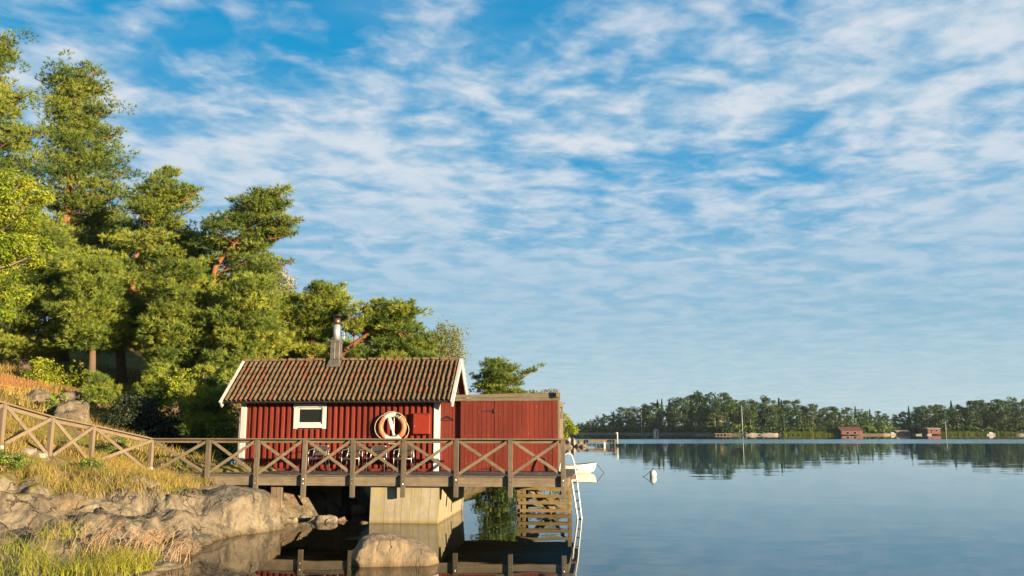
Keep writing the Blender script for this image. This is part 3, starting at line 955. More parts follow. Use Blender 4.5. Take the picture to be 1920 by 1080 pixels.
# bathing crib under the right end
crib = thing('timber_crib', 'mossy timber crib of slats and crossed braces standing in the water under the right end', 'crib', (3.8, 3.8, 0), jetty=True)
for bb, zs in ((3.55, (0.80, 0.56, 0.33, 0.085)), (4.55, (0.70, 0.42, 0.16))):
    for k, z in enumerate(zs):
        j = random.uniform(-0.04, 0.04)
        MB().beam((2.84 + 0.05 * k, bb, z), (4.62, bb, z + j * 0.6), 0.105, 0.05, (0, 1, 0)).build('slat', M['mosswood'], crib, bevel=0.005)
    for a_ in (2.95, 3.12, 4.60):
        MB().box(a_ - 0.055, a_ + 0.055, bb + 0.03, bb + 0.13, -1.0, 1.05).build('upright', M['mosswood'], crib, bevel=0.006)
MB().beam((3.15, 3.66, 1.0), (4.05, 4.2, 0.02), 0.24, 0.045, (0.4, -1, 0)).build('brace', M['mosswood'], crib, bevel=0.005)
MB().beam((4.55, 3.72, 0.92), (3.75, 3.9, -0.15), 0.10, 0.045, (0, 1, 0)).build('brace', M['mosswood'], crib, bevel=0.005)
MB().beam((3.3, 3.8, 1.0), (4.35, 3.82, -0.3), 0.09, 0.045, (0, 1, 0)).build('brace', M['mosswood'], crib, bevel=0.005)
MB().beam((3.0, 4.5, 0.9), (4.5, 4.5, 0.0), 0.10, 0.045, (0, 1, 0)).build('brace', M['mosswood'], crib, bevel=0.005)

# bathing ladder
lad = thing('bathing_ladder', 'white tubular bathing ladder at the right end of the jetty', 'ladder', (4.95, 1.9, 0), jetty=True)
B_ = 1.9
pr = [loc(u, v, B_) for u, v in ((1047, 889), (1051, 868), (1056, 855), (1064, 850), (1071, 853), (1076, 866), (1081, 895), (1090, 968), (1094, 1005))]
prs = [pr[0]]
for i in range(1, len(pr)):
    prs += [pr[i - 1].lerp(pr[i], 0.5), pr[i]]
MB().tube(prs, 0.026, 8).build('hand_rail', M['ladder'], lad)
p2 = [loc(u, v, B_ - 0.05) for u, v in ((1070, 888), (1074, 915), (1082, 965), (1086, 1005))]
MB().tube(p2, 0.028, 8).build('side_rail', M['ladder'], lad)
for k, (v0, v1) in enumerate(((906, 904), (922, 921), (939, 938), (955, 954), (972, 972))):
    t = lambda v, P_: loc(np.interp(v, P_[1], P_[0]), v, B_)
    L_ = loc(np.interp(v0, (888, 915, 965, 1005), (1070, 1074, 1082, 1086)), v0, B_)
    R_ = loc(np.interp(v1, (895, 968, 1005), (1081, 1090, 1094)), v1, B_)
    MB().beam(L_, R_, 0.03, 0.08, (0, 1, 0)).build('rung', M['darkmetal'], lad, bevel=0.003)
MB().beam((AR, B_, 1.25), (4.9, B_, 1.25), 0.1, 0.3, (0, 1, 0)).build('bracket', M['palepost'], lad, bevel=0.006)

# ------------------------------------------------------------------ cabin
CA0, CA1, CB0, CB1 = -6.13, 0.46, 2.5, 4.9
ZE, ZR, BE, BR = 3.60, 5.00, 2.10, 3.70
PITCH = math.atan2(ZR - ZE, BR - BE)
cabin = thing('boathouse_cabin', 'red board cabin with clay tile roof standing on the jetty', 'cabin', (-2.8, 3.7, DK), jetty=True)
co = MB()
co.add([(CA0, CB0, DK), (CA1, CB0, DK), (CA1, CB1, DK), (CA0, CB1, DK), (CA0, CB0, 3.82), (CA1, CB0, 3.82), (CA1, CB1, 3.82), (CA0, CB1, 3.82), (CA0, 3.7, 4.90), (CA1, 3.7, 4.90)],
       [(0, 3, 2, 1), (0, 1, 5, 4), (1, 2, 6, 9, 5), (2, 3, 7, 6), (3, 0, 4, 8, 7), (4, 5, 9, 8), (6, 7, 8, 9)])
wall = co.build('wall', M['red'], cabin)
pitch_w = 0.197
nb = int((CA1 - CA0 - 0.3) / pitch_w)
WU0, WU1 = loc(552, 780, 2.47), loc(612, 780, 2.47)
WZ0, WZ1 = loc(580, 804, 2.47).z, loc(580, 757.5, 2.47).z
bs_a = CA0 + 0.22


def stripe(x0, x1, y0, y1, z0, z1, nm):
    MB().box(x0, x1, y0, y1, z0, z1).build(nm, M['red'], wall, bevel=0.003)


for i in range(nb + 1):
    x = bs_a + i * pitch_w
    pr_ = random.uniform(-0.003, 0.003)
    for (nm, x0, x1, y0, y1) in (('back_board', x + 0.004, x + pitch_w - 0.004, CB0 - 0.022, CB0 - 0.001), ('cover_board', x + pitch_w - 0.046, x + pitch_w + 0.046, CB0 - 0.086 + pr_, CB0 - 0.0225)):
        if x1 > CA1 - 0.14:
            if nm == 'cover_board' or x0 > CA1 - 0.2: continue
            x1 = CA1 - 0.145
        if x1 > WU0.x + 0.02 and x0 < WU1.x - 0.02:
            stripe(x0, x1, y0, y1, DK + 0.085, WZ0 - 0.01, nm)
            stripe(x0, x1, y0, y1, WZ1 + 0.01, 3.72, nm)
        else:
            stripe(x0, x1, y0, y1, DK + 0.085, 3.72, nm)
MB().box(CA0 + 0.16, CA1 - 0.15, CB0 - 0.092, CB0 - 0.002, DK + 0.005, DK + 0.08).build('skirting', M['red'], cabin, bevel=0.004)
for x0, x1 in ((CA0 - 0.03, CA0 + 0.135), (CA1 - 0.14, CA1 + 0.03)):
    MB().box(x0, x1, CB0 - 0.108, CB0 - 0.003, DK + 0.01, 3.70).build('corner_board', M['white'], cabin, bevel=0.005)
MB().box(CA1 + 0.002, CA1 + 0.031, CB0 - 0.002, CB0 + 0.12, DK + 0.01, 3.70).build('corner_board', M['white'], cabin, bevel=0.004)
# gable boards on the right end
for k in range(12):
    y0 = CB0 + 0.13 + k * 0.185
    ym = y0 + 0.09
    top = 3.80 + (4.86 - 3.80) * (1 - abs(ym - 3.7) / 1.2)
    MB().box(CA1 + 0.002, CA1 + 0.024, y0, y0 + 0.18, DK + 0.02, top).build('gable_board', M['red'], wall, bevel=0.003)

# window
win = MB()
ca = 0.115
x0, x1, z0, z1 = WU0.x, WU1.x, WZ0, WZ1
win.box(x0, x0 + ca, CB0 - 0.10, CB0 - 0.004, z0, z1 - ca - 0.002)
win.box(x1 - ca, x1, CB0 - 0.10, CB0 - 0.004, z0, z1 - ca - 0.002)
win.box(x0 - 0.015, x1 + 0.015, CB0 - 0.115, CB0 - 0.004, z1 - ca, z1)
win.box(x0 + ca + 0.002, x1 - ca - 0.002, CB0 - 0.095, CB0 - 0.004, z0 + 0.03, z0 + ca + 0.035)
window = win.build('window', M['white'], cabin, bevel=0.004)
sa = MB()
sx0, sx1, sz0, sz1 = x0 + ca + 0.004, x1 - ca - 0.004, z0 + ca + 0.04, z1 - ca - 0.004
for q_ in ((sx0, sx0 + 0.055, sz0, sz1), (sx1 - 0.055, sx1, sz0, sz1), (sx0 + 0.057, sx1 - 0.057, sz1 - 0.055, sz1), (sx0 + 0.057, sx1 - 0.057, sz0, sz0 + 0.055)):
    sa.box(q_[0], q_[1], CB0 - 0.06, CB0 - 0.01, q_[2], q_[3])
sa.build('sash', M['white'], window, bevel=0.003)
MB().box(sx0 + 0.04, sx1 - 0.04, CB0 - 0.034, CB0 - 0.028, sz0 + 0.04, sz1 - 0.04).build('pane', M['glass'], window)

# roof
rf = MB()
th = 0.05
RA0, RA1 = CA0 - 0.55, CA1 + 0.52
un = Vector((0, -math.sin(PITCH), math.cos(PITCH)))
up = Vector((0, math.cos(PITCH), math.sin(PITCH)))
eave = Vector((0, BE, ZE))
ridge = Vector((0, BR, ZR))
eave2 = Vector((0, 2 * BR - BE, ZE))
for e_ in (eave, eave2):
    s_ = 1 if e_ is eave else -1
    nn = Vector((0, un.y * s_, un.z))
    dd = (ridge - e_)
    q0, q1 = e_ + dd * 0.01, ridge
    vs = []
    for xx in (RA0 + 0.03, RA1 - 0.03):
        for p_ in (q0, q1, q1 - nn * th, q0 - nn * th):
            vs.append((xx, p_.y, p_.z))
    rf.add(vs, [(0, 1, 2, 3), (7, 6, 5, 4), (0, 4, 5, 1), (1, 5, 6, 2), (2, 6, 7, 3), (3, 7, 4, 0)])
roof = rf.build('roof', M['greypost'], cabin)
# one clay pantile, shared
NC, NR = 46, 6
tw = (RA1 - RA0 - 0.10) / NC
slope = (ridge - eave).length
tl = slope / NR
tm = MB()
seg = 9
prof = []
for k in range(seg + 1):
    t = k / seg
    x = (t - 0.5) * tw * 1.06
    zz = 0.060 * math.cos((t - 0.42) * 2 * math.pi)
    prof.append((x, zz))
vs = []
for (yy_, dz) in ((0.0, 0.020), (tl * 1.10, -0.004)):
    for x, zz in prof:
        vs.append((x, yy_, zz * (1.0 if yy_ == 0 else 0.92) + dz))
nv = seg + 1
fs = [(k, k + 1, nv + k + 1, nv + k) for k in range(seg)]
for x, zz in prof:
    vs.append((x, 0.0, zz + 0.020 - 0.016))
fs += [(2 * nv + k, 2 * nv + k + 1, k + 1, k) for k in range(seg)]
tm.add(vs, fs, True)
tile_me = tm.mesh('roof_tile')
tile_me.materials.append(M['tile'])
for r_ in range(NR):
    for c_ in range(NC):
        p_ = eave + up * (r_ * tl - 0.05) + un * 0.055
        o = link('roof_tile', tile_me, roof)
        o.location = Vector((RA0 + 0.06 + (c_ + 0.5) * tw + random.uniform(-0.008, 0.008), p_.y, p_.z + random.uniform(-0.006, 0.006))) - OFF[cabin.name]
        o.rotation_euler = (PITCH + random.uniform(-0.025, 0.02), random.uniform(-0.05, 0.05), random.uniform(-0.03, 0.03))
# rear slope, never seen from the shore: one sheet of the same tiles
bk = MB()
for r_ in range(NR):
    ks = np.arange(NC * 6 + 1)
    xs_ = RA0 + 0.06 + ks / 6 * tw
    zz = 0.046 * np.cos((ks / 6 - 0.42) * 2 * math.pi)
    vs = []
    for yy_, dz in ((r_ * tl - 0.05, 0.02), ((r_ + 1.1) * tl - 0.05, -0.004)):
        for x_, z_ in zip(xs_, zz):
            p_ = eave2 + Vector((0, -up.y, up.z)) * yy_ + Vector((0, -un.y, un.z)) * (0.055 + dz + z_)
            vs.append((x_, p_.y, p_.z))
    m_ = len(xs_)
    bk.add(vs, [(k, m_ + k, m_ + k + 1, k + 1) for k in range(m_ - 1)], True)
prop(bk.build('rear_tiles', M['tile'], roof), kind='stuff')
# ridge tiles
rt = MB()
nr_ = 24
rl = (RA1 - RA0 - 0.1) / nr_
vs = []
for (xx, rr_) in ((-0.03, 0.118), (0.05, 0.118), (0.052, 0.096), (rl + 0.03, 0.09)):
    for k in range(7):
        t = math.pi * k / 6
        vs.append((xx, rr_ * math.cos(t) * 1.15, rr_ * math.sin(t) * 0.9))
rt.add(vs, [(j * 7 + k, j * 7 + k + 1, (j + 1) * 7 + k + 1, (j + 1) * 7 + k) for j in range(3) for k in range(6)], True)
rt_me = rt.mesh('ridge_tile')
rt_me.materials.append(M['tile'])
for i in range(nr_):
    o = link('ridge_tile', rt_me, roof)
    o.location = Vector((RA0 + 0.05 + i * rl, BR, ZR + 0.045 + random.uniform(-0.006, 0.006))) - OFF[cabin.name]
    o.rotation_euler = (random.uniform(-0.1, 0.1), random.uniform(-0.03, 0.03), random.uniform(-0.05, 0.05))
# bargeboards
for xx, mt in ((RA0, M['whiteworn']), (RA1, M['white'])):
    for s_ in (1, -1):
        e_ = eave if s_ == 1 else eave2
        dd = (ridge - e_).normalized()
        p0 = Vector((xx, e_.y, e_.z)) - dd * 0.16
        p1 = Vector((xx, ridge.y - s_ * 0.003, ridge.z + 0.0))
        nn = Vector((0, un.y * s_, un.z))
        MB().beam(p0 + nn * -0.015, p1 + nn * -0.015, 0.05, 0.20, nn).build('bargeboard', mt, roof, bevel=0.004)
        MB().beam(p0 + nn * 0.10, p1 + nn * 0.10, 0.10, 0.022, nn).build('verge_board', M['whiteworn'], roof, bevel=0.003)
# gutter and downpipe
gt = MB()
ga0, ga1 = RA0 + 0.08, RA1 - 0.12
vs = []
for xx in (ga0, ga1):
    for k in range(9):
        t = math.pi + math.pi * k / 8
        vs.append((xx, BE - 0.075 + 0.06 * math.cos(t), ZE - 0.0 + 0.06 * math.sin(t)))
    for k in range(8, -1, -1):
        t = math.pi + math.pi * k / 8
        vs.append((xx, BE - 0.075 + 0.052 * math.cos(t), ZE - 0.0 + 0.052 * math.sin(t)))
gt.add(vs, [(k, (k + 1) % 18, 18 + (k + 1) % 18, 18 + k) for k in range(18)] + [tuple(range(17, -1, -1)), tuple(range(18, 36))], False)
gutter = gt.build('gutter', M['darkmetal'], cabin)
for k in range(9):
    xx = ga0 + 0.3 + k * (ga1 - ga0 - 0.6) / 8
    MB().tube([(xx, BE - 0.075 + 0.065 * math.cos(t), ZE + 0.065 * math.sin(t)) for t in np.linspace(math.pi, 2 * math.pi, 7)], 0.008, 5).build('gutter_bracket', M['darkmetal'], gutter)
dx = CA0 - 0.075
MB().tube([(dx - 0.06, BE - 0.075, ZE - 0.05), (dx - 0.06, BE - 0.06, ZE - 0.14), (dx - 0.03, BE + 0.10, ZE - 0.26), (dx, CB0 - 0.10, ZE - 0.40), (dx, CB0 - 0.09, ZE - 0.55), (dx, CB0 - 0.09, 1.62), (dx - 0.02, CB0 - 0.16, 1.50)], 0.042, 10).build('downpipe', M['darkmetal'], cabin)
MB().tube([(dx, CB0 - 0.09, 2.9), (dx, CB0 - 0.09, 2.96)], 0.05, 10).build('pipe_clamp', M['darkmetal'], cabin)

# chimney
ch = loc(630.5, 655, 3.62)
zb0, zb1, zb2, zb3 = ZR + 0.07, loc(630, 638, 3.62).z, loc(630, 609, 3.62).z, loc(630, 597, 3.62).z
chm = MB()
hw0, hw1 = 0.25, 0.18
vs = [(ch.x - hw0, 3.30, ZR - 0.20), (ch.x + hw0, 3.30, ZR - 0.20), (ch.x + hw0, 4.02, ZR - 0.24), (ch.x - hw0, 4.02, ZR - 0.24),
      (ch.x - hw1, 3.44, zb0), (ch.x + hw1, 3.44, zb0), (ch.x + hw1, 3.80, zb0), (ch.x - hw1, 3.80, zb0)]
chm.add(vs, [(0, 3, 2, 1), (4, 5, 6, 7), (0, 1, 5, 4), (1, 2, 6, 5), (2, 3, 7, 6), (3, 0, 4, 7)])
chim = chm.build('chimney', M['flue'], cabin, bevel=0.015)
MB().box(ch.x - 0.165, ch.x + 0.165, 3.455, 3.785, zb0 + 0.002, zb1).build('flue_box', M['flue'], chim, bevel=0.012)
MB().box(ch.x - 0.185, ch.x + 0.185, 3.435, 3.805, zb1 - 0.085, zb1 - 0.05).build('flue_band', M['flue'], chim, bevel=0.004)
MB().box(ch.x - 0.01, ch.x + 0.01, 3.44, 3.453, zb0 + 0.02, zb1 - 0.1).build('flue_seam', M['steel'], chim)
MB().tube([(ch.x, 3.62, zb1 - 0.01), (ch.x, 3.62, zb2)], 0.115, 20).build('flue_pipe', M['steel'], chim)
MB().tube([(ch.x, 3.62, zb2 + 0.002), (ch.x, 3.62, zb3)], 0.118, 20).build('flue_collar', M['soot'], chim)
MB().lathe([(0.19, zb3 + 0.085), (0.17, zb3 + 0.10), (0.02, zb3 + 0.14)], ch.x, 3.62, 20).build('flue_cap', M['darkmetal'], chim)
for k in range(4):
    t = math.pi / 4 + k * math.pi / 2
    MB().beam((ch.x + 0.115 * math.cos(t), 3.62 + 0.115 * math.sin(t), zb3 - 0.02), (ch.x + 0.165 * math.cos(t), 3.62 + 0.165 * math.sin(t), zb3 + 0.09), 0.025, 0.008, (1, 0, 0)).build('cap_stay', M['darkmetal'], chim)

# red meter box on the wall
q0, q1 = loc(775.5, 776, 2.3), loc(806, 814, 2.3)
mb_ = thing('meter_box', 'red metal meter box with a lid on the cabin wall beside the lifebuoy', 'box', ((q0.x + q1.x) / 2, CB0 - 0.07, q1.z), jetty=True)
MB().box(q0.x, q1.x, CB0 - 0.26, CB0 - 0.07, q1.z, q0.z).build('case', M['redmetal'], mb_, bevel=0.006)
MB().box(q0.x + 0.012, q1.x - 0.012, CB0 - 0.272, CB0 - 0.262, q1.z + 0.015, q0.z - 0.02).build('door', M['redmetal'], mb_, bevel=0.003)
MB().box(q0.x - 0.03, q1.x + 0.03, CB0 - 0.30, CB0 - 0.07, q0.z + 0.002, q0.z + 0.022).build('lid', M['redmetal'], mb_, bevel=0.004)
MB().lathe([(0.012, 0.0), (0.012, 0.02)], 0, 0, 10)
MB().box(q0.x + 0.05, q0.x + 0.075, CB0 - 0.282, CB0 - 0.273, q1.z + 0.24, q1.z + 0.265).build('lock', M['alu'], mb_, bevel=0.003)
MB().box(q1.x - 0.14, q1.x - 0.04, CB0 - 0.285, CB0 - 0.273, q0.z - 0.045, q0.z - 0.03).build('catch', M['iron'], mb_)

# lifebuoy
LC = loc(735.5, 800.5, 2.25)
RO, RI = 0.385, 0.085
lb = thing('lifebuoy', 'faded red and white lifebuoy with grab rope hanging on the cabin wall', 'lifebuoy', (LC.x, LC.y, LC.z - 0.45), jetty=True)
YB = CB0 - 0.25


def ring_seg(t0, t1, r_, mat, nm, maj=RO, n_=12):
    pts = [(LC.x + maj * math.cos(t), YB, LC.z + maj * math.sin(t)) for t in np.linspace(t0, t1, 14)]
    return MB().tube(pts, r_, n_).build(nm, mat, lb)


D_ = math.radians
ring_seg(D_(48), D_(132), RI, M['buoywhite'], 'white_section')
ring_seg(D_(132.2), D_(232), RI, M['buoyred'], 'red_section')
ring_seg(D_(232.2), D_(312), RI, M['buoywhite'], 'white_section')
ring_seg(D_(312.2), D_(407.8), RI, M['buoyred'], 'red_section')
band_ = ring_seg(D_(50), D_(72), RI + 0.006, M['iron'], 'emblem_band')
for k in range(5):
    t = D_(53 + 4 * k)
    rr_ = RO + (0.02 if k % 2 else -0.02)
    MB().box(LC.x + rr_ * math.cos(t) - 0.018, LC.x + rr_ * math.cos(t) + 0.018, YB - RI - 0.012, YB - RI - 0.004, LC.z + rr_ * math.sin(t) - 0.008, LC.z + rr_ * math.sin(t) + 0.008).build('emblem_print', M['rope'], band_)
for t0, t1, sag in ((20, 75, .03), (-60, 20, .085), (-120, -60, .04), (-235, -125, .095), (75, 130, .035)):
    pts = []
    for k in range(13):
        s_ = k / 12
        t = D_(t0 + (t1 - t0) * s_)
        r_ = RO + RI + 0.008 + sag * math.sin(math.pi * s_)
        pts.append((LC.x + r_ * math.cos(t), YB - 0.01, LC.z + r_ * math.sin(t) - 0.02 * math.sin(math.pi * s_)))
    MB().tube(pts, 0.008, 6).build('grab_rope', M['rope'], lb)
tp0, tp1 = Vector((LC.x - 0.10, YB - 0.06, LC.z + 0.30)), Vector((LC.x + 0.07, YB - 0.06, LC.z - 0.27))
ks = np.linspace(0, 1, 12)
rd = np.interp(ks, [0, .08, .5, .62, .72, .9, 1], [.045, .072, .082, .07, .03, .045, .055])
MB().tube([tp0.lerp(tp1, k) for k in ks], list(rd), 12).build('throw_line_float', M['buoywhite'], lb)
MB().tube([(LC.x + 0.06, YB - 0.02, LC.z + 0.32), (LC.x + 0.065, YB - 0.02, LC.z - 0.2)], 0.012, 6).build('throw_line', M['rope'], lb)
MB().beam((LC.x, CB0 - 0.07, LC.z + 0.30), (LC.x, YB - 0.02, LC.z + 0.31), 0.06, 0.05, (0, 0, 1)).build('wall_hook', M['iron'], lb)

# chairs on the deck
def make_chair(a_, b_, rz, label):
    ch_ = bpy.data.objects.new('patio_chair', None)
    COL.objects.link(ch_)
    OFF[ch_.name] = Vector((0, 0, 0))
    ch_.location = (O.x + a_ * E1.x + b_ * E2.x, O.y + a_ * E1.y + b_ * E2.y, DK + 0.002)
    ch_.rotation_euler = (0, 0, -PSI + rz)
    prop(ch_, label, 'chair', 'metal chairs along the cabin wall')
    for s_ in (-1, 1):
        x = 0.285 * s_
        # front leg runs up, bends back into the arm and returns to the back
        MB().tube([(x, -0.24, 0.0), (x, -0.235, 0.40), (x, -0.23, 0.58), (x, -0.20, 0.655), (x, -0.13, 0.685), (x, 0.08, 0.69), (x * 0.92, 0.22, 0.70), (x * 0.8, 0.26, 0.74)], 0.0135, 8).build('leg', M['alu'], ch_)
        MB().tube([(x, 0.27, 0.0), (x * 0.96, 0.22, 0.25), (x * 0.92, 0.16, 0.43), (x * 0.84, 0.22, 0.60), (x * 0.8, 0.265, 0.79)], 0.0135, 8).build('leg', M['alu'], ch_)
    MB().tube([(-0.285, -0.235, 0.42), (0.285, -0.235, 0.42)], 0.012, 8).build('front_rail', M['alu'], ch_)
    MB().tube([(-0.23, 0.262, 0.79), (-0.15, 0.27, 0.805), (0.15, 0.27, 0.805), (0.23, 0.262, 0.79)], 0.012, 8).build('back_rail', M['alu'], ch_)
    st_ = MB()
    for k in range(11):
        y_ = -0.22 + k * 0.04
        st_.box(-0.255, 0.255, y_, y_ + 0.03, 0.415 - 0.006 * abs(k - 5), 0.43 - 0.006 * abs(k - 5))
    st_.build('seat', M['wicker'], ch_)
    bk_ = MB()
    for k in range(9):
        x_ = -0.205 + k * 0.047
        bk_.beam((x_ + 0.015, 0.20, 0.50), (x_ + 0.015, 0.262, 0.785), 0.034, 0.012, (0, 1, 0))
    bk_.build('backrest', M['wicker'], ch_)
    return ch_


proto = make_chair(0, 0, 0, '')
spots = [(598, 2.05, 0.06, 'metal patio chair farthest left, below the cabin window'), (661, 1.98, -0.05, 'second metal patio chair from the left, behind a railing post'),
         (707, 2.05, 0.04, 'third metal patio chair from the left, below the shadow of the lifebuoy'), (758, 2.0, -0.03, 'metal patio chair farthest right, below the lifebuoy and meter box')]
for i, (u, b_, rz, lbl) in enumerate(spots):
    c_ = proto if i == 0 else copy_tree(proto)
    q = loc(u, 870, b_)
    c_.location = (O.x + q.x * E1.x + b_ * E2.x, O.y + q.x * E1.y + b_ * E2.y, DK + 0.002)
    c_.rotation_euler = (0, 0, -PSI + rz)
    c_['label'] = lbl

# bucket by the corner
q = loc(432, 878, 2.2)
bu = thing('bucket', 'dull blue plastic bucket standing by the foot of the downpipe', 'bucket', (q.x, 2.2, DK), jetty=True)
MB().lathe([(0.11, DK + 0.003), (0.145, DK + 0.28), (0.155, DK + 0.285), (0.155, DK + 0.31), (0.14, DK + 0.31), (0.105, DK + 0.03)], q.x, 2.2, 18).build('pail', M['bluecan'], bu)
MB().tube([(q.x + 0.155 * math.cos(t), 2.2 - 0.10 * math.sin(t), DK + 0.29 - 0.11 * math.sin(t)) for t in np.linspace(0, math.pi, 10)], 0.006, 6).build('handle', M['steel'], bu)

# ------------------------------------------------------------------ board screen right of the cabin
SC0, SC1 = CA1 + 0.035, 4.30
scr = thing('board_screen', 'red plank wind screen with iron hinges joining the cabin on the right', 'screen', (2.4, 2.55, DK), jetty=True)
x = SC0
i = 0
ZT = 3.60
split = loc(863.5, 800, 2.5).x
while x < SC1 - 0.03:
    wd = random.uniform(0.115, 0.165)
    x1 = min(x + wd, SC1)
    if x < split < x1 + 0.05: x1 = split
    if SC1 - x1 < 0.06: x1 = SC1
    rec = 0.14 if x < split - 0.01 else 0.0
    pr_ = random.uniform(-0.008, 0.008)
    MB().box(x + 0.005, x1 - 0.005, CB0 + rec - 0.03 + pr_, CB0 + rec, DK + 0.02 + random.uniform(0, 0.012), ZT).build('plank', M['redscreen'], scr, bevel=0.003)
    x = x1
MB().box(split - 0.002, SC1, CB0 + 0.002, CB0 + 0.012, DK + 0.03, ZT - 0.004).build('backing_board', M['redscreen'], scr)
MB().box(SC0, split, CB0 + 0.1415, CB0 + 0.151, DK + 0.03, ZT - 0.004).build('backing_board', M['redscreen'], scr)
MB().box(SC0, SC1, CB0 + 0.153, CB0 + 0.2, 3.35, 3.45).build('cross_rail', M['greybeam'], scr)
MB().box(SC0, SC1, CB0 + 0.153, CB0 + 0.2, 1.60, 1.70).build('cross_rail', M['greybeam'], scr)
MB().box(split, SC1, CB0 + 0.014, CB0 + 0.15, 1.60, 1.70).build('cross_rail', M['greybeam'], scr)
MB().add([(CA1 + 0.2, CB0 - 0.07, 3.605), (4.36, CB0 - 0.07, 3.605), (4.36, CB0 + 0.03, 3.605), (CA1 + 0.2, CB0 + 0.03, 3.605),
          (CA1 + 0.2, CB0 - 0.07, 3.69), (4.36, CB0 - 0.07, 3.70), (4.36, CB0 + 0.03, 3.70), (CA1 + 0.2, CB0 + 0.03, 3.69)],
         [(0, 3, 2, 1), (4, 5, 6, 7), (0, 1, 5, 4), (1, 2, 6, 5), (2, 3, 7, 6), (3, 0, 4, 7)]).build('lower_beam', M['greybeam'], scr, bevel=0.005)
MB().add([(CA1 + 0.42, CB0 - 0.05, 3.705), (4.40, CB0 - 0.05, 3.705), (4.40, CB0 + 0.01, 3.705), (CA1 + 0.42, CB0 + 0.01, 3.705),
          (CA1 + 0.42, CB0 - 0.05, 3.80), (4.40, CB0 - 0.05, 3.865), (4.40, CB0 + 0.01, 3.865), (CA1 + 0.42, CB0 + 0.01, 3.80)],
         [(0, 3, 2, 1), (4, 5, 6, 7), (0, 1, 5, 4), (1, 2, 6, 5), (2, 3, 7, 6), (3, 0, 4, 7)]).build('upper_beam', M['greybeam'], scr, bevel=0.005)
MB().box(4.27, 4.35, CB0 - 0.21, CB0 - 0.053, 3.705, 3.895).build('beam_end', M['palebeam'], scr, bevel=0.005)
# return frame on the right end, with a small opening
MB().box(SC1 + 0.004, SC1 + 0.085, CB0 - 0.03, CB0 + 0.12, DK + 0.005, 3.60).build('end_post', M['palepost'], scr, bevel=0.006)
MB().box(SC1 + 0.02, SC1 + 0.085, CB0 + 0.125, CB0 + 2.2, DK + 0.005, 3.05).build('end_panel', M['palepost'], scr, bevel=0.006)
MB().box(SC1 + 0.02, SC1 + 0.085, CB0 + 0.125, CB0 + 2.2, 3.42, 3.60).build('end_panel', M['palepost'], scr, bevel=0.006)
MB().box(SC1 + 0.02, SC1 + 0.085, CB0 + 1.9, CB0 + 2.2, 3.055, 3.415).build('end_panel', M['palepost'], scr, bevel=0.006)


def strap_hinge(u0, u1, v, b_):
    p0, p1 = loc(u0, v, b_), loc(u1, v, b_)
    mb = MB()
    mb.add([(p0.x, b_ - 0.012, p0.z + 0.004), (p0.x, b_ - 0.012, p0.z - 0.004), (p1.x, b_ - 0.012, p1.z - 0.022), (p1.x, b_ - 0.012, p1.z + 0.022),
            (p0.x, b_, p0.z + 0.004), (p0.x, b_, p0.z - 0.004), (p1.x, b_, p1.z - 0.022), (p1.x, b_, p1.z + 0.022)],
           [(0, 1, 2, 3), (0, 4, 5, 1), (1, 5, 6, 2), (2, 6, 7, 3), (3, 7, 4, 0)])
    mb.tube([(p1.x + 0.012, b_ - 0.012, p1.z - 0.06), (p1.x + 0.012, b_ - 0.012, p1.z + 0.06)], 0.02, 8)
    mb.build('strap_hinge', M['iron'], scr)


strap_hinge(901, 926, 770.5, CB0 - 0.036)
strap_hinge(897, 921, 879, CB0 - 0.036)
h0, h1 = loc(825.5, 788, CB0 + 0.1), loc(851.5, 788, CB0 + 0.1)
hg = MB()
yb_ = CB0 + 0.105
hg.box(h0.x, h1.x, yb_ - 0.018, yb_, h0.z - 0.012, h0.z + 0.012)
mid = (h0.x + h1.x) / 2
hg.beam((h0.x + 0.02, yb_ - 0.01, h0.z + 0.02), (mid, yb_ - 0.01, h0.z + 0.14), 0.02, 0.014, (0, 1, 0))
hg.beam((h1.x - 0.02, yb_ - 0.01, h0.z + 0.02), (mid, yb_ - 0.01, h0.z + 0.14), 0.02, 0.014, (0, 1, 0))
for k in range(7):
    xk = h0.x + 0.05 + k * (h1.x - h0.x - 0.1) / 6
    hh = 0.13 * (1 - abs(xk - mid) / (h1.x - mid))
    hg.tube([(xk + 0.016 * math.cos(t), yb_ - 0.01, h0.z + 0.03 + hh * 0.4 + 0.016 * math.sin(t)) for t in np.linspace(0, 2 * math.pi, 9)[:-1]], 0.006, 5, closed=True)
hg.build('iron_ornament', M['iron'], scr)

# ------------------------------------------------------------------ vegetation builders
def tufts(pos, dirs, n_blade, length, width, spread, r_, tint):
    """needle tufts: at each pos n_blade thin triangles fanning about dirs"""
    N = len(pos)
    p = np.repeat(pos, n_blade, 0)
    dd = np.repeat(dirs, n_blade, 0) + r_.normal(0, spread, (N * n_blade, 3))
    dd /= np.linalg.norm(dd, axis=1, keepdims=True) + 1e-9
    ln = length * r_.uniform(0.7, 1.25, (N * n_blade, 1))
    side = np.cross(dd, r_.normal(0, 1, (N * n_blade, 3)))
    side /= np.linalg.norm(side, axis=1, keepdims=True) + 1e-9
    wv = width * r_.uniform(0.7, 1.3, (N * n_blade, 1))
    a = p + side * wv * 0.5 - dd * ln * 0.12
    b_ = p - side * wv * 0.5 - dd * ln * 0.12
    c = p + dd * ln
    V = np.stack([a, b_, c], 1).reshape(-1, 3)
    Fc = np.arange(len(V)).reshape(-1, 3)
    T = np.repeat(np.repeat(tint, n_blade), 3)
    return V, Fc, T


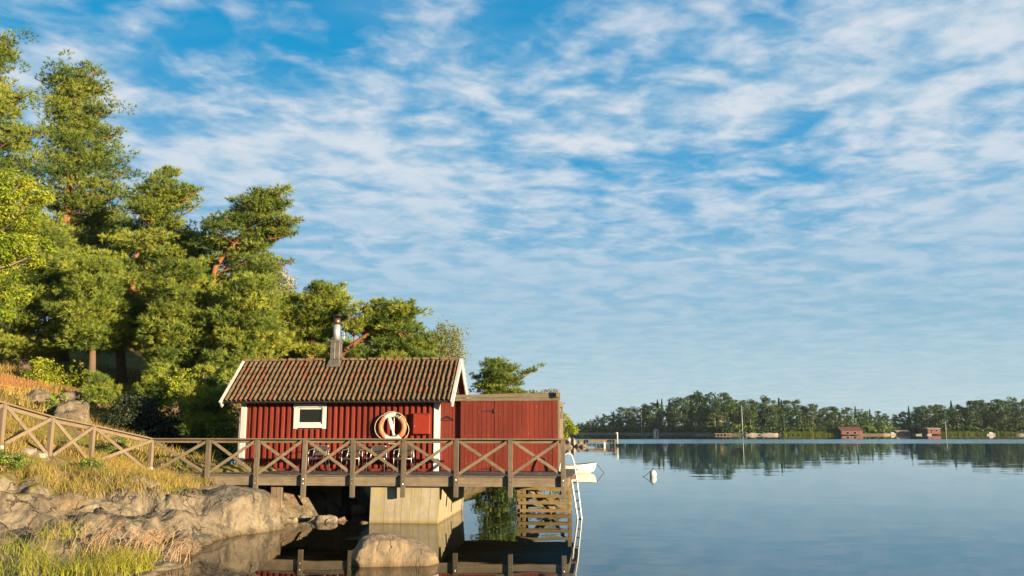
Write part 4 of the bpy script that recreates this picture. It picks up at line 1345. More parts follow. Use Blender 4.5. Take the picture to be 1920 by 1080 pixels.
def leaves(pos, nrm, size, r_, tint, aspect=0.55):
    """leaf blades: rhombic quads"""
    N = len(pos)
    nn = nrm / (np.linalg.norm(nrm, axis=1, keepdims=True) + 1e-9)
    t = np.cross(nn, r_.normal(0, 1, (N, 3)))
    t /= np.linalg.norm(t, axis=1, keepdims=True) + 1e-9
    bt = np.cross(nn, t)
    s_ = size * r_.uniform(0.65, 1.3, (N, 1))
    a = pos - t * s_ * 0.5
    c = pos + t * s_ * 0.5
    b_ = pos + bt * s_ * aspect * 0.5 - nn * s_ * 0.06
    d_ = pos - bt * s_ * aspect * 0.5 - nn * s_ * 0.06
    V = np.stack([a, b_, c, d_], 1).reshape(-1, 3)
    Fc = np.arange(len(V)).reshape(-1, 4)
    return V, Fc, np.repeat(tint, 4)


def ball_points(n_, r_, flat=0.6, shell=0.55):
    v = r_.normal(0, 1, (n_, 3))
    v /= np.linalg.norm(v, axis=1, keepdims=True)
    rad = r_.uniform(shell, 1.0, (n_, 1))
    out = v.copy()
    out[:, 2] *= 1.0
    return v, v * rad * np.array([1, 1, flat])


def px_rows(rows, Y):
    """silhouette rows (v, uL, uR) to (z, xL, xR), sorted by height"""
    o = []
    for v, l, r_ in rows:
        a_, b_ = at_y(l, v, Y), at_y(r_, v, Y)
        o.append((a_.z, a_.x, b_.x))
    o.sort()
    return np.array(o)


def px_line(pts, Y, wob=0.4, rs=None):
    out = []
    for k, (u, v) in enumerate(pts):
        p = at_y(u, v, Y)
        out.append(Vector((p.x, Y + (rs.uniform(-wob, wob) if (rs and k) else 0), p.z)))
    return out


def grow(name, label, Y, trunk_px, rows_px, kind='pine', seed=1, n_cl=120, clr=0.75, tuft_n=44, mat='needle', group=None, trunk_r=0.2, ndepth=0.8, base_drop=True, flat=0.46, bare=None, arms=(), cat='tree', leaf=0.12, bark='bark'):
    r_ = np.random.default_rng(seed)
    rs = random.Random(seed)
    rows = px_rows(rows_px, Y)
    line = px_line(trunk_px, Y, 0.35, rs)
    base = line[0].copy()
    gzz = gz1(base.x, base.y)
    if base_drop:
        base.z = gzz - 0.1
        if line[0].z > base.z + 0.3:
            line.insert(0, base.copy())
        else:
            line[0] = base.copy()
    root = thing(name, label, cat, (base.x, base.y, gzz), group)
    off = np.array(base) if False else np.array((base.x, base.y, gzz))
    lz = np.array([p.z for p in line])
    lx = np.array([p.x for p in line])
    ly = np.array([p.y for p in line])
    tz0, tz1 = lz[0], lz[-1]

    def axis(z):
        return np.interp(z, lz, lx), np.interp(z, lz, ly)

    def trad(z):
        return trunk_r * (1.0 - 0.86 * np.clip((z - tz0) / max(tz1 - tz0, 0.1), 0, 1)) + 0.02

    # trunk
    tb = MB()
    zz = []
    for p, q_ in zip(line[:-1], line[1:]):
        zz += [p.lerp(q_, k / 3) for k in range(3)]
    zz.append(line[-1])
    tb.tube(zz, [float(trad(p.z)) * (1.35 if k == 0 else 1.0) for k, p in enumerate(zz)], 8)
    # clumps inside the outline: limbs each carry a pad of clumps, with gaps between the pads
    z0, z1 = rows[0, 0], rows[-1, 0]
    zs = np.linspace(z0, z1, 60)
    wv = np.interp(zs, rows[:, 0], rows[:, 2] - rows[:, 1]) + 0.3
    cdf = np.cumsum(wv)
    cdf /= cdf[-1]
    la = np.stack([np.interp(np.linspace(0, 1, 40), np.linspace(0, 1, len(lz)), q_) for q_ in (lx, ly, lz)], 1)
    la = la[int(len(la) * 0.15):]
    Vs, Fs, Ts = [], [], []
    k0 = 0
    per = (9 if n_cl > 60 else 5) if kind == 'pine' else 3
    cents = []
    nlimb = max(8, int(n_cl * 1.9) // per)
    for i in range(nlimb):
        z = float(np.interp((i + r_.random()) / nlimb, cdf, zs))
        xl, xr = float(np.interp(z, rows[:, 0], rows[:, 1])), float(np.interp(z, rows[:, 0], rows[:, 2]))
        cr0 = min(clr * r_.uniform(0.75, 1.2), max(0.2, 0.45 * (xr - xl)))
        ay_ = float(np.interp(z, lz, ly))
        cx = (xl + xr) / 2
        reach = r_.uniform(0.86, 1.14)
        hw = max((xr - xl) / 2 * reach - cr0 * 0.45, 0.02)
        ph = r_.uniform(0, 2 * math.pi)
        rr_ = math.sqrt(r_.uniform(0.22, 1.0))
        tipc = np.array([cx + hw * rr_ * math.cos(ph), ay_ + max(hw, 0.5) * ndepth * rr_ * math.sin(ph), z - cr0 * 0.2])
        if bare is not None:
            zb_, zt_ = at_y(960, bare[0], Y).z, at_y(960, bare[1], Y).z
            axx = float(np.interp(z, lz, lx))
            if zb_ < z < zt_ and tipc[1] < ay_ + 0.3 and abs(tipc[0] - axx) < 1.7:
                tipc[1] = ay_ + abs(tipc[1] - ay_) + 1.2
        # the limb leaves the trunk below its pad
        dv = la - tipc
        cost = np.hypot(dv[:, 0], dv[:, 1]) + np.abs(dv[:, 2] + 0.35 * np.hypot(dv[:, 0], dv[:, 1])) * 1.2
        s0 = Vector(la[int(np.argmin(cost))])
        e0 = Vector(tipc)
        dist = (e0 - s0).length
        m0 = s0.lerp(e0, 0.55) + Vector((r_.normal(0, .12), r_.normal(0, .12), -0.06 * dist))
        br = min(0.018 + 0.014 * dist, 0.5 * float(trad(s0.z)) + 0.012)
        tb.tube([s0, s0.lerp(m0, 0.5), m0, m0.lerp(e0, 0.55) + Vector((0, 0, 0.05)), e0], [br, br * .85, br * .65, br * .45, br * .2], 5, caps=False)
        hd = Vector((e0.x - s0.x, e0.y - s0.y, 0))
        hd = hd.normalized() if hd.length > 0.05 else Vector((1, 0, 0))
        sdv = Vector((-hd.y, hd.x, 0))
        ptint = r_.normal(0.48, 0.24)
        for j_ in range(per):
            back = r_.uniform(-0.2, 2.0) * cr0 * (0 if j_ == 0 else 1)
            lat = r_.normal(0, 0.95) * cr0 * (0 if j_ == 0 else 1)
            cents.append((tipc + np.array(hd) * -back + np.array(sdv) * lat + np.array([0, 0, r_.normal(0.0, 0.13) * cr0 - 0.10 * back]), cr0 * r_.uniform(0.45, 0.8), ptint))
    for (ua, va, ub, vb) in arms:
        p0, p1 = at_y(ua, va, Y), at_y(ub, vb, Y)
        jy = r_.uniform(-0.6, 0.2)
        p0.y += jy * 0.3
        p1.y += jy
        tb.tube([p0, p0.lerp(p1, 0.5) + Vector((0, 0, -0.12)), p1], [0.05, 0.035, 0.012], 5, caps=False)
        ln_ = (p1 - p0).length
        for k in range(max(5, int(ln_ / 0.26))):
            t = (k + 0.5) / max(5, int(ln_ / 0.26))
            c = np.array(p0.lerp(p1, t)) + np.array([0, r_.normal(0, 0.18), r_.normal(0.05, 0.10)])
            cents.append((c, clr * (0.62 - 0.34 * t), r_.normal(0.55, 0.1)))
    for c, cr, pt_ in cents:
        t0 = np.clip(pt_ + r_.normal(0, 0.08), 0.05, 0.95)
        if kind == 'pine':
            nt = int(tuft_n * (cr / clr) ** 2 * r_.uniform(0.8, 1.2)) + 8
            v, pts = ball_points(nt, r_, flat, 0.6)
            v[:, 2] = v[:, 2] * 0.7 + 0.45
            pts = pts * cr * (1 + r_.normal(0, 0.12, (nt, 1))) + c
            tint = np.clip(t0 + r_.normal(0, 0.17, nt) + 0.1 * v[:, 2], 0, 1)
            V, Fc, T = tufts(pts, v, 10, 0.20, 0.031, 0.5, r_, tint)
        else:
            nt = int(tuft_n * (cr / clr) ** 2 * r_.uniform(0.8, 1.2)) + 10
            v, pts = ball_points(nt, r_, 0.8, 0.35)
            pts = pts * cr * (1 + r_.normal(0, 0.15, (nt, 1))) + c
            if kind == 'weep':
                pts[:, 2] -= r_.uniform(0, 1.0, nt) ** 2 * 1.1
            tint = np.clip(t0 + r_.normal(0, 0.2, nt), 0, 1)
            nn = v * 0.7 + r_.normal(0, 0.5, (nt, 3)) + np.array([0, -0.1, 0.35])
            V, Fc, T = leaves(pts, nn, leaf, r_, tint, 0.32 if kind == 'ash' else 0.6)
        Vs.append(V)
        Fs.append(Fc + k0)
        Ts.append(T)
        k0 += len(V)
    tob = tb.build('trunk', M[bark], root)
    me = np_mesh('crown', np.concatenate(Vs) - off, np.concatenate(Fs), np.concatenate(Ts))
    link('crown', me, root, M[mat])
    return root


# ------------------------------------------------------------------ trees on the near shore
GP = 'pines on the wooded bank'
grow('pine_tree', 'tall pine at the far left edge whose crown leaves the top of the bank highest', 44, [(-25, 700), (-20, 400), (-12, 200), (0, 72)],
     [(62, -30, 26), (85, -45, 30), (110, -50, 12), (150, -60, 40), (200, -80, 72), (260, -80, 88), (330, -80, 104), (420, -80, 112), (500, -80, 100)], seed=11, n_cl=250, arms=[(-10, 100, 28, 68), (-10, 115, 30, 90), (10, 200, 62, 178), (20, 250, 82, 238)], clr=0.8, trunk_r=0.3, group=GP)
grow('pine_tree', 'tallest full pine with a broad dark crown, second from the left edge', 46, [(113, 712), (112, 600), (118, 450), (135, 300), (150, 180), (156, 132)],
     [(124, 145, 190), (140, 105, 200), (165, 72, 205), (190, 72, 215), (215, 85, 190), (240, 88, 232), (270, 82, 235), (300, 70, 255), (330, 62, 240), (360, 60, 238), (395, 60, 200), (430, 65, 200), (480, 62, 190), (540, 62, 180)],
     seed=12, bare=(440, 330), n_cl=400, arms=[(170, 175, 216, 163), (170, 215, 212, 208), (190, 262, 238, 246), (200, 312, 257, 292), (190, 345, 244, 330), (185, 380, 235, 362), (120, 165, 72, 152), (150, 150, 188, 126), (130, 160, 104, 134)], clr=0.85, mat='needle_dark', trunk_r=0.32, group=GP)
grow('pine_tree', 'pine with low spreading branches standing in front of the tallest pine', 42, [(46, 705), (44, 620), (50, 500), (55, 420)],
     [(405, 20, 110), (450, -30, 150), (520, -30, 180), (580, -40, 215), (625, -40, 225), (650, 0, 190)], seed=13, n_cl=300, clr=0.8, trunk_r=0.24, group=GP)
grow('pine_tree', 'pine with a long bare orange trunk and loose feathery top', 43, [(228, 735), (230, 650), (243, 560), (255, 470), (282, 410), (305, 360), (316, 332)],
     [(320, 298, 330), (345, 270, 372), (370, 240, 388), (392, 225, 385), (410, 205, 345), (440, 195, 372), (500, 185, 370), (560, 170, 365), (610, 165, 350), (640, 185, 320)], seed=14, bare=(570, 400), n_cl=380, arms=[(310, 350, 326, 320), (320, 385, 386, 358), (330, 410, 384, 385), (290, 370, 262, 352), (330, 470, 376, 455)], clr=0.7, trunk_r=0.25, group=GP)
grow('pine_tree', 'slender pine half hidden between the tallest pine and the orange trunk', 52, [(195, 705), (200, 500), (212, 392)],
     [(388, 195, 232), (430, 170, 250), (480, 150, 262), (560, 130, 262), (640, 110, 250)], seed=15, n_cl=300, clr=0.8, trunk_r=0.2, mat='needle_dark', group=GP)
grow('pine_tree', 'pine with a wide flat layered crown and leaning orange trunk behind the cabin\'s left end', 42, [(385, 745), (385, 640), (393, 560), (405, 500), (445, 450), (480, 410), (515, 362)],
     [(350, 500, 540), (362, 470, 545), (380, 430, 548), (398, 390, 540), (415, 378, 568), (432, 376, 560), (448, 380, 535), (466, 385, 520), (485, 420, 548), (500, 405, 535), (520, 395, 530), (560, 375, 505), (610, 365, 490), (650, 375, 475)],
     seed=16, bare=(560, 430), n_cl=330, arms=[(505, 385, 540, 350), (500, 430, 570, 416), (500, 450, 562, 436), (490, 505, 549, 490), (470, 390, 432, 376), (430, 420, 378, 418), (500, 380, 478, 362), (430, 450, 376, 446)], clr=0.68, flat=0.42, trunk_r=0.25, mat='needle_dark', group=GP)
grow('pine_tree', 'low bushy pine directly behind the left end of the cabin roof', 38, [(470, 760), (466, 650), (460, 560)],
     [(520, 410, 500), (560, 390, 525), (600, 375, 535), (640, 372, 535), (690, 380, 525), (725, 400, 500)], seed=17, n_cl=230, clr=0.7, trunk_r=0.18, group=GP)
grow('pine_tree', 'bushy pine filling the gap left of the cabin roof', 39, [(330, 745), (335, 620), (340, 500)],
     [(485, 310, 378), (540, 285, 400), (600, 272, 412), (660, 280, 402), (700, 300, 385)], seed=18, n_cl=200, clr=0.7, trunk_r=0.18, group=GP)
grow('pine_tree', 'pine with an upright trunk showing left of the chimney', 40, [(576, 710), (583, 660), (586, 625), (594, 590), (600, 560), (605, 545)],
     [(530, 622, 650), (540, 565, 652), (556, 535, 658), (575, 520, 650), (600, 508, 640), (630, 500, 610), (662, 500, 580)], seed=19, bare=(690, 585), n_cl=170, arms=[(610, 560, 650, 532), (620, 575, 658, 556), (560, 560, 535, 548), (540, 600, 506, 596)], clr=0.55, flat=0.45, trunk_r=0.2, group=GP)
grow('pine_tree', 'leaning pine whose bent trunk curves right of the chimney', 39, [(622, 700), (645, 655), (690, 625), (730, 606), (740, 590), (742, 572)],
     [(562, 690, 715), (574, 655, 770), (590, 645, 792), (606, 640, 795), (622, 690, 805), (645, 700, 832), (676, 690, 835)], seed=20, bare=(690, 590), n_cl=190, arms=[(745, 590, 790, 580), (720, 590, 703, 563), (690, 600, 645, 590), (760, 585, 772, 568), (770, 640, 830, 632)], clr=0.55, flat=0.45, trunk_r=0.2, group=GP)
grow('pine_tree', 'low bright pine behind the roof ridge beside the chimney', 45, [(660, 730), (662, 680), (664, 620)],
     [(640, 640, 690), (655, 610, 705), (675, 600, 720), (690, 600, 720)], seed=21, n_cl=80, clr=0.6, trunk_r=0.14, group=GP)
grow('pine_tree', 'windswept pine right of the cabin gable with one branch reaching over the water', 62, [(942, 800), (945, 745), (950, 700), (930, 680)],
     [(673, 912, 938), (690, 902, 958), (706, 890, 962), (722, 886, 966), (738, 888, 990), (754, 888, 1005)], seed=22, n_cl=200, clr=0.62, flat=0.4, arms=[(950, 712, 1022, 684), (955, 722, 1006, 690), (925, 690, 914, 674), (960, 742, 1008, 737), (905, 715, 884, 705)], trunk_r=0.22, mat='needle_dark', ndepth=0.6)
grow('pine_tree', 'sunlit bushy pine low on the bank left of the orange trunk', 40, [(172, 735), (176, 620), (180, 500)],
     [(470, 160, 205), (520, 128, 236), (570, 108, 250), (610, 108, 250), (640, 125, 235)], seed=41, n_cl=170, clr=0.72, trunk_r=0.18, group=GP)
grow('pine_tree', 'sunlit pine filling the notch between the feathery top and the layered crown', 46, [(362, 735), (364, 600), (366, 450)],
     [(432, 350, 384), (470, 325, 405), (520, 312, 420), (580, 300, 432), (650, 300, 432)], seed=42, n_cl=230, clr=0.75, trunk_r=0.18, group=GP)
grow('pine_tree', 'sunlit pine left of the chimney linking the silvery tree and the upright trunk', 45, [(540, 735), (542, 650), (545, 560)],
     [(548, 520, 560), (590, 490, 590), (640, 480, 610), (690, 480, 610)], seed=44, n_cl=150, clr=0.65, trunk_r=0.14, group=GP)
grow('birch_tree', 'birch with drooping yellowish leaves at the right end of the pines', 47, [(838, 760), (838, 700), (836, 640), (832, 606)],
     [(600, 812, 852), (618, 802, 870), (645, 798, 876), (676, 800, 868)], kind='weep', seed=23, n_cl=60, clr=0.6, tuft_n=130, mat='birchleaf', trunk_r=0.1, leaf=0.10, bark='greybark')
grow('silver_tree', 'pale silvery leafed tree behind the leaning orange trunk', 50, [(510, 740), (512, 640), (508, 500)],
     [(480, 490, 525), (520, 475, 550), (570, 470, 548), (630, 475, 530)], kind='leaf', seed=24, n_cl=110, clr=0.75, tuft_n=120, mat='paleleaf', trunk_r=0.12, leaf=0.13, bark='greybark')
grow('ash_tree', 'bright yellow green ash crown at the left edge in front of the pines', 30, [(-75, 780), (-65, 560), (-30, 400)],
     [(312, -30, 45), (340, -50, 92), (380, -60, 112), (430, -60, 112), (465, -60, 100), (500, -60, 48), (530, -60, 72), (570, -60, 48), (602, -50, 12)], kind='ash', seed=25, n_cl=120, clr=0.55, tuft_n=210, mat='ash', trunk_r=0.16, leaf=0.15, bark='greybark')
grow('leafy_tree', 'small rounded leafy tree just right of the windswept pine', 75, [(1032, 800), (1032, 760), (1032, 742)],
     [(729, 1018, 1040), (742, 1006, 1058), (765, 1005, 1060), (790, 1010, 1058)], kind='leaf', seed=26, n_cl=40, clr=0.7, tuft_n=110, mat='paleleaf', trunk_r=0.1, leaf=0.16, bark='greybark')
grow('leafy_bush', 'bright green bush on the shore right of the board screen', 96, [(1052, 822), (1052, 790)],
     [(776, 1045, 1066), (788, 1040, 1080), (800, 1036, 1084), (815, 1038, 1074)], kind='leaf', seed=27, n_cl=45, clr=0.7, tuft_n=120, mat='ash', trunk_r=0.1, leaf=0.18, cat='bush', bark='greybark')
grow('leafy_bush', 'dark green bush at the foot of the windswept pine behind the screen', 58.5, [(930, 872), (932, 820), (934, 765)],
     [(748, 905, 960), (775, 890, 1000), (810, 884, 1010), (845, 884, 1010), (868, 890, 1000)], kind='leaf', seed=28, n_cl=110, clr=0.8, tuft_n=110, mat='far_leaf', trunk_r=0.1, leaf=0.17, cat='bush', bark='greybark')
# pines deeper in the wood
bgp = [(30, 58, 470, 26, 'rearmost pine at the left edge of the wood'), (150, 60, 450, 27, 'rear pine showing between the two tall pines'), (265, 58, 470, 28, 'rear pine behind the orange trunk'), (345, 60, 480, 29, 'rear pine left of the layered crown'),
       (440, 58, 520, 30, 'rear pine behind the layered crown'), (520, 60, 560, 31, 'rear pine behind the silvery tree'), (600, 56, 590, 32, 'rear pine behind the chimney'), (760, 56, 600, 33, 'rear pine behind the bent trunk')]
for u, Y, vt, sd, lb_ in bgp:
    wd = 62
    grow('pine_tree', lb_, Y, [(u, 745), (u + 3, 600), (u + 5, vt + 15)], [(vt, u - 15, u + 20), (vt + 40, u - wd * .8, u + wd * .8), (vt + 90, u - wd, u + wd), (vt + 150, u - wd, u + wd), (700, u - wd, u + wd)],
         seed=sd, n_cl=130, clr=1.0, tuft_n=40, trunk_r=0.18, mat='needle_dark', group=GP)

# shrubs
shr = [('young_pine', 'young bright pine sapling right of the orange trunk', 36, 295, 683, 750, 22, 'pine', 'needle', 45, .35), ('young_pine', 'young yellowish pine sapling left of the orange trunk', 36, 186, 700, 748, 22, 'pine', 'needle', 40, .35),
       ('young_pine', 'small dark sapling pine just left of the cabin corner', 31, 384, 690, 812, 34, 'pine', 'needle', 70, .4),
       ('leafy_shrub', 'bright leafy shrub behind the picket fence', 40, 82, 668, 712, 34, 'leaf', 'ash', 40, .5), ('leafy_shrub', 'bright leafy shrub between the dark trunks', 41, 148, 672, 728, 22, 'leaf', 'ash', 30, .5),
       ('leafy_shrub', 'yellow green shrub left of the cabin eave', 35, 342, 690, 755, 30, 'leaf', 'ash', 40, .45), ('leafy_shrub', 'leafy bush against the left end of the cabin', 33, 425, 700, 815, 30, 'leaf', 'leaf', 70, .45),
       ('leafy_shrub', 'low green shrub by the rocks below the picket fence', 32, 108, 735, 785, 20, 'leaf', 'leaf', 30, .35), ('leafy_shrub', 'leafy sapling growing through the ramp railing', 26.5, 210, 815, 868, 24, 'leaf', 'leaf', 40, .25),
       ('leafy_shrub', 'small green bush in the grass below the ramp railing', 23.0, 180, 858, 892, 28, 'leaf', 'leaf', 40, .22), ('leafy_shrub', 'low green plant at the left edge below the first ramp post', 21.0, 18, 846, 872, 24, 'leaf', 'leaf', 30, .2),
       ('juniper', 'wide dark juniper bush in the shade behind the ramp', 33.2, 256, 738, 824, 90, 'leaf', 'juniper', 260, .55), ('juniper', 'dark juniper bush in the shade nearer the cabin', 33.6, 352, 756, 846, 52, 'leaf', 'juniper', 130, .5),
       ('leafy_shrub', 'shaded green bush beside the downpipe', 30.5, 415, 790, 862, 28, 'leaf', 'leaf', 60, .35), ('leafy_shrub', 'golden green bush at the wood edge above the junipers', 38, 255, 715, 752, 26, 'leaf', 'ash', 26, .45)]
for i, (nm, lb_, Y, u, v0, v1, hw_, kd, mt, nc, cl) in enumerate(shr):
    small = Y < 28
    grow(nm, lb_, Y, [(u, v1), (u, (v0 + v1) / 2), (u, v0 + 8)], [(v0, u - hw_ * .25, u + hw_ * .25), (v0 + (v1 - v0) * .35, u - hw_ * .7, u + hw_ * .7), (v0 + (v1 - v0) * .7, u - hw_, u + hw_), (v1, u - hw_ * .8, u + hw_ * .8)],
         kind=kd, seed=60 + i, n_cl=nc, clr=cl, tuft_n=(30 if kd == 'pine' else 60), mat=mt, trunk_r=0.04 if kd != 'pine' else 0.06, leaf=0.055 if small else 0.10, cat='tree' if kd == 'pine' else 'bush', bark='greybark')

# ------------------------------------------------------------------ grass
def blades(name, label, pts, h, wd, lean, mat, seed, kind='stuff', tint_mu=0.5, seg=3):
    r_ = np.random.default_rng(seed)
    N = len(pts)
    hh = h * r_.uniform(0.45, 1.15, N)
    ang = r_.uniform(0, 2 * math.pi, N)
    ld = np.stack([np.cos(ang), np.sin(ang), np.zeros(N)], 1) * (lean * hh * r_.uniform(0.2, 1.3, N))[:, None]
    sa_ = r_.uniform(0, 2 * math.pi, N)
    sd = np.stack([np.cos(sa_), np.sin(sa_), np.zeros(N)], 1)
    V = []
    for k in range(seg + 1):
        t = k / seg
        c = pts + np.stack([np.zeros(N), np.zeros(N), hh * (t - 0.18 * lean * t * t)], 1) + ld * (t * t)
        wk = wd * (1 - t * 0.92) * 0.5
        V += [c - sd * wk, c + sd * wk]
    V = np.stack(V, 1)
    nv_ = 2 * (seg + 1)
    bi = (np.arange(N) * nv_)[:, None]
    Fc = np.concatenate([bi + np.array([[2 * k, 2 * k + 1, 2 * k + 3, 2 * k + 2]]) for k in range(seg)], 0)
    T = np.repeat(np.clip(r_.normal(tint_mu, 0.3, N), 0, 1), nv_)
    o = link(name, np_mesh(name, V.reshape(-1, 3), Fc, T), None, M[mat])
    prop(o, label, 'grass', kind=kind)
    return o


def scatter(n_, x0, x1, y0, y1, seed, thr=None, f=0.6, smin=0.35, zmax=9):
    r_ = np.random.default_rng(seed)
    x_ = r_.uniform(x0, x1, n_)
    y_ = r_.uniform(y0, y1, n_)
    ok = shore_dist(x_, y_) > smin
    if thr is not None:
        ok &= fbm(x_, y_, f, seed * 1.3, 3) > thr
    x_, y_ = x_[ok], y_[ok]
    z_ = ground_z(x_, y_)
    return np.stack([x_, y_, z_ - 0.02], 1)


pts = scatter(26000, -16, -6.4, 20.8, 27, 101, -0.05)
pts = pts[pts[:, 2] > 1.0]
blades('dry_grass', 'golden dry grass on the bank below the ramp', pts, 0.34, 0.014, 0.7, 'dry_grass', 1)
pts = scatter(9000, -16, -6.4, 20.5, 28.5, 103, 0.12)
pts = pts[pts[:, 2] > 0.9]
blades('green_grass', 'green grass patches around the ramp and jetty end', pts, 0.22, 0.014, 0.6, 'green_grass', 2, tint_mu=0.35)
pts = scatter(34000, -32, -7.5, 26.5, 46, 105, -0.08)
blades('hill_grass', 'dry yellow grass on the slope under the pines', pts, 0.42, 0.03, 0.6, 'dry_grass', 3, tint_mu=0.45)
# tall green shore grass in the foreground, in bunches
r_ = np.random.default_rng(5)
cl = []
for u, v, Y, n_, sp in [(150, 1082, 15.8, 110, .20), (195, 1082, 16.1, 200, .17), (232, 1074, 16.6, 230, .16), (262, 1066, 17.0, 150, .13), (225, 1056, 17.5, 110, .16), (112, 1088, 15.5, 120, .22), (30, 1088, 15.1, 150, .3), (70, 1078, 15.9, 80, .15), (95, 1026, 17.9, 60, .16), (10, 1046, 16.8, 80, .22), (285, 1048, 17.7, 50, .10), (130, 1000, 19.0, 50, .14), (60, 1050, 17.0, 60, .18), (165, 1038, 17.8, 50, .16)]:
    q = at_y(u, v, Y)
    xy = r_.normal(0, sp, (n_, 2)) + np.array([q.x, q.y])
    cl.append(xy)
xy = np.concatenate(cl)
pts = np.column_stack([xy, np.maximum(ground_z(xy[:, 0], xy[:, 1]), -0.05)])
blades('shore_grass', 'tall bright green grass along the waterline in the foreground', pts, 0.46, 0.013, 1.0, 'green_grass', 6, tint_mu=0.55, seg=4)
sel = r_.random(len(pts)) < 0.2
blades('dry_stalks', 'dry straw stalks standing among the shore grass', pts[sel], 0.60, 0.006, 0.7, 'dry_grass', 7, tint_mu=0.7, seg=4)
# seed heads leaning over the water
cl = []
for u, v, Y, n_, sp in [(270, 1050, 17.8, 22, .3), (315, 1052, 18.0, 22, .3), (240, 1040, 18.1, 16, .4), (180, 1045, 17.6, 16, .5), (350, 1060, 17.9, 12, .2)]:
    q = at_y(u, v, Y)
    cl.append(np.column_stack([r_.normal(0, sp, (n_, 2)) + np.array([q.x - 0.3, q.y]), np.full(n_, 0.0)]))
sp_ = np.concatenate(cl)
gzv = np.maximum(ground_z(sp_[:, 0], sp_[:, 1]), -0.05)
hh = r_.uniform(0.30, 0.62, len(sp_))
ln = np.column_stack([r_.uniform(0.05, 0.45, len(sp_)), r_.normal(0, .12, len(sp_))])
Vs, Fs, Ts, k0 = [], [], [], 0
for i in range(len(sp_)):
    b0 = np.array([sp_[i, 0], sp_[i, 1], gzv[i]])
    tip = b0 + np.array([ln[i, 0], ln[i, 1], hh[i]])
    midp = b0 * 0.5 + tip * 0.5 + np.array([-0.06, 0, 0.08])
    sd = np.array([0.004, 0.002, 0])
    V = [b0 - sd, b0 + sd, midp + sd, midp - sd, tip + sd * .6, tip - sd * .6]
    Fc = [[0, 1, 2, 3], [3, 2, 4, 5]]
    kk = 6
    for j in range(12):
        t = j / 12
        c = tip + np.array([0.05 * t, 0, -0.12 * t * t - 0.01]) + r_.normal(0, 0.012, 3) - (tip - midp) * 0.28 * t
        d_ = r_.normal(0, 1, 3)
        d_ /= np.linalg.norm(d_)
        e_ = np.cross(d_, [0.3, 1, 0.2]) * 0.007
        V += [c - d_ * .022, c + e_, c + d_ * .022, c - e_]
        Fc.append([kk, kk + 1, kk + 2, kk + 3])
        kk += 4
    Vs.append(np.array(V)); Fs.append(np.array(Fc) + k0); Ts.append(np.full(len(V), r_.uniform(0.2, 0.9))); k0 += len(V)
o = link('seed_grass', np_mesh('seed_grass', np.concatenate(Vs), np.concatenate(Fs), np.concatenate(Ts)), None, M['seed'])
prop(o, 'pinkish grass seed heads leaning over the water\'s edge', 'grass', kind='stuff')
# tuft on the rock ledge
q = at_y(303, 926, 23.0)
xy = r_.normal(0, 0.16, (420, 2)) * np.array([1.5, 1]) + np.array([q.x, q.y])
blades('grass_tuft', 'single green grass tuft with orange base on the rock ledge', np.column_stack([xy, np.full(420, q.z - 0.02)]), 0.27, 0.012, 0.6, 'green_grass', 8, kind='stuff', tint_mu=0.55)

# picket fence on the hill
pf = at_y(48, 735, 36)
fence = thing('picket_fence', 'low orange brown picket fence on the hill at the left edge', 'fence', (pf.x, pf.y, gz1(pf.x, pf.y)))
for k in range(31):
    u = -45 + k * 4.9
    Y = 34.5 + k * 0.111
    vt = 698 + max(0, (u - 5)) ** 1.0 * 0.26 + random.uniform(-1.2, 1.2)
    tp = at_y(u, vt, Y)
    g0 = gz1(tp.x, tp.y)
    zt = max(tp.z, g0 + 0.25)
    MB().beam((tp.x, tp.y, g0 - 0.1), (tp.x + random.uniform(-.012, .012), tp.y, zt), 0.066, 0.02, (0.1, 1, 0)).build('picket', M['picket'] if 'picket' in M else M.setdefault('picket', wood('orange_picket_wood', (0.22, 0.095, 0.04), (0.34, 0.17, 0.075), 2)), fence)
pa, pb_ = at_y(-45, 715, 34.55), at_y(105, 738, 37.95)
for dz in (0.0, -0.35):
    MB().beam(pa + Vector((0, 0.03, dz)), pb_ + Vector((0, 0.03, dz * 0.5)), 0.05, 0.03, (0, 1, 0)).build('fence_rail', M['picket'], fence)

# flag mast behind the pines
q0, q1 = at_y(648.5, 531, 66), at_y(648.5, 680, 66)
mast = thing('flag_mast', 'thin white mast rising behind the pines by the chimney', 'mast', (q0.x, q0.y, gz1(q0.x, q0.y)))
MB().tube([(q0.x, q0.y, gz1(q0.x, q0.y)), (q0.x, q0.y, q0.z)], [0.04, 0.02], 8).build('pole', M['ladder'], mast)
MB().lathe([(0.02, q0.z), (0.06, q0.z + 0.04), (0.05, q0.z + 0.1), (0.01, q0.z + 0.13)], q0.x, q0.y, 8).build('finial', M['ladder'], mast)

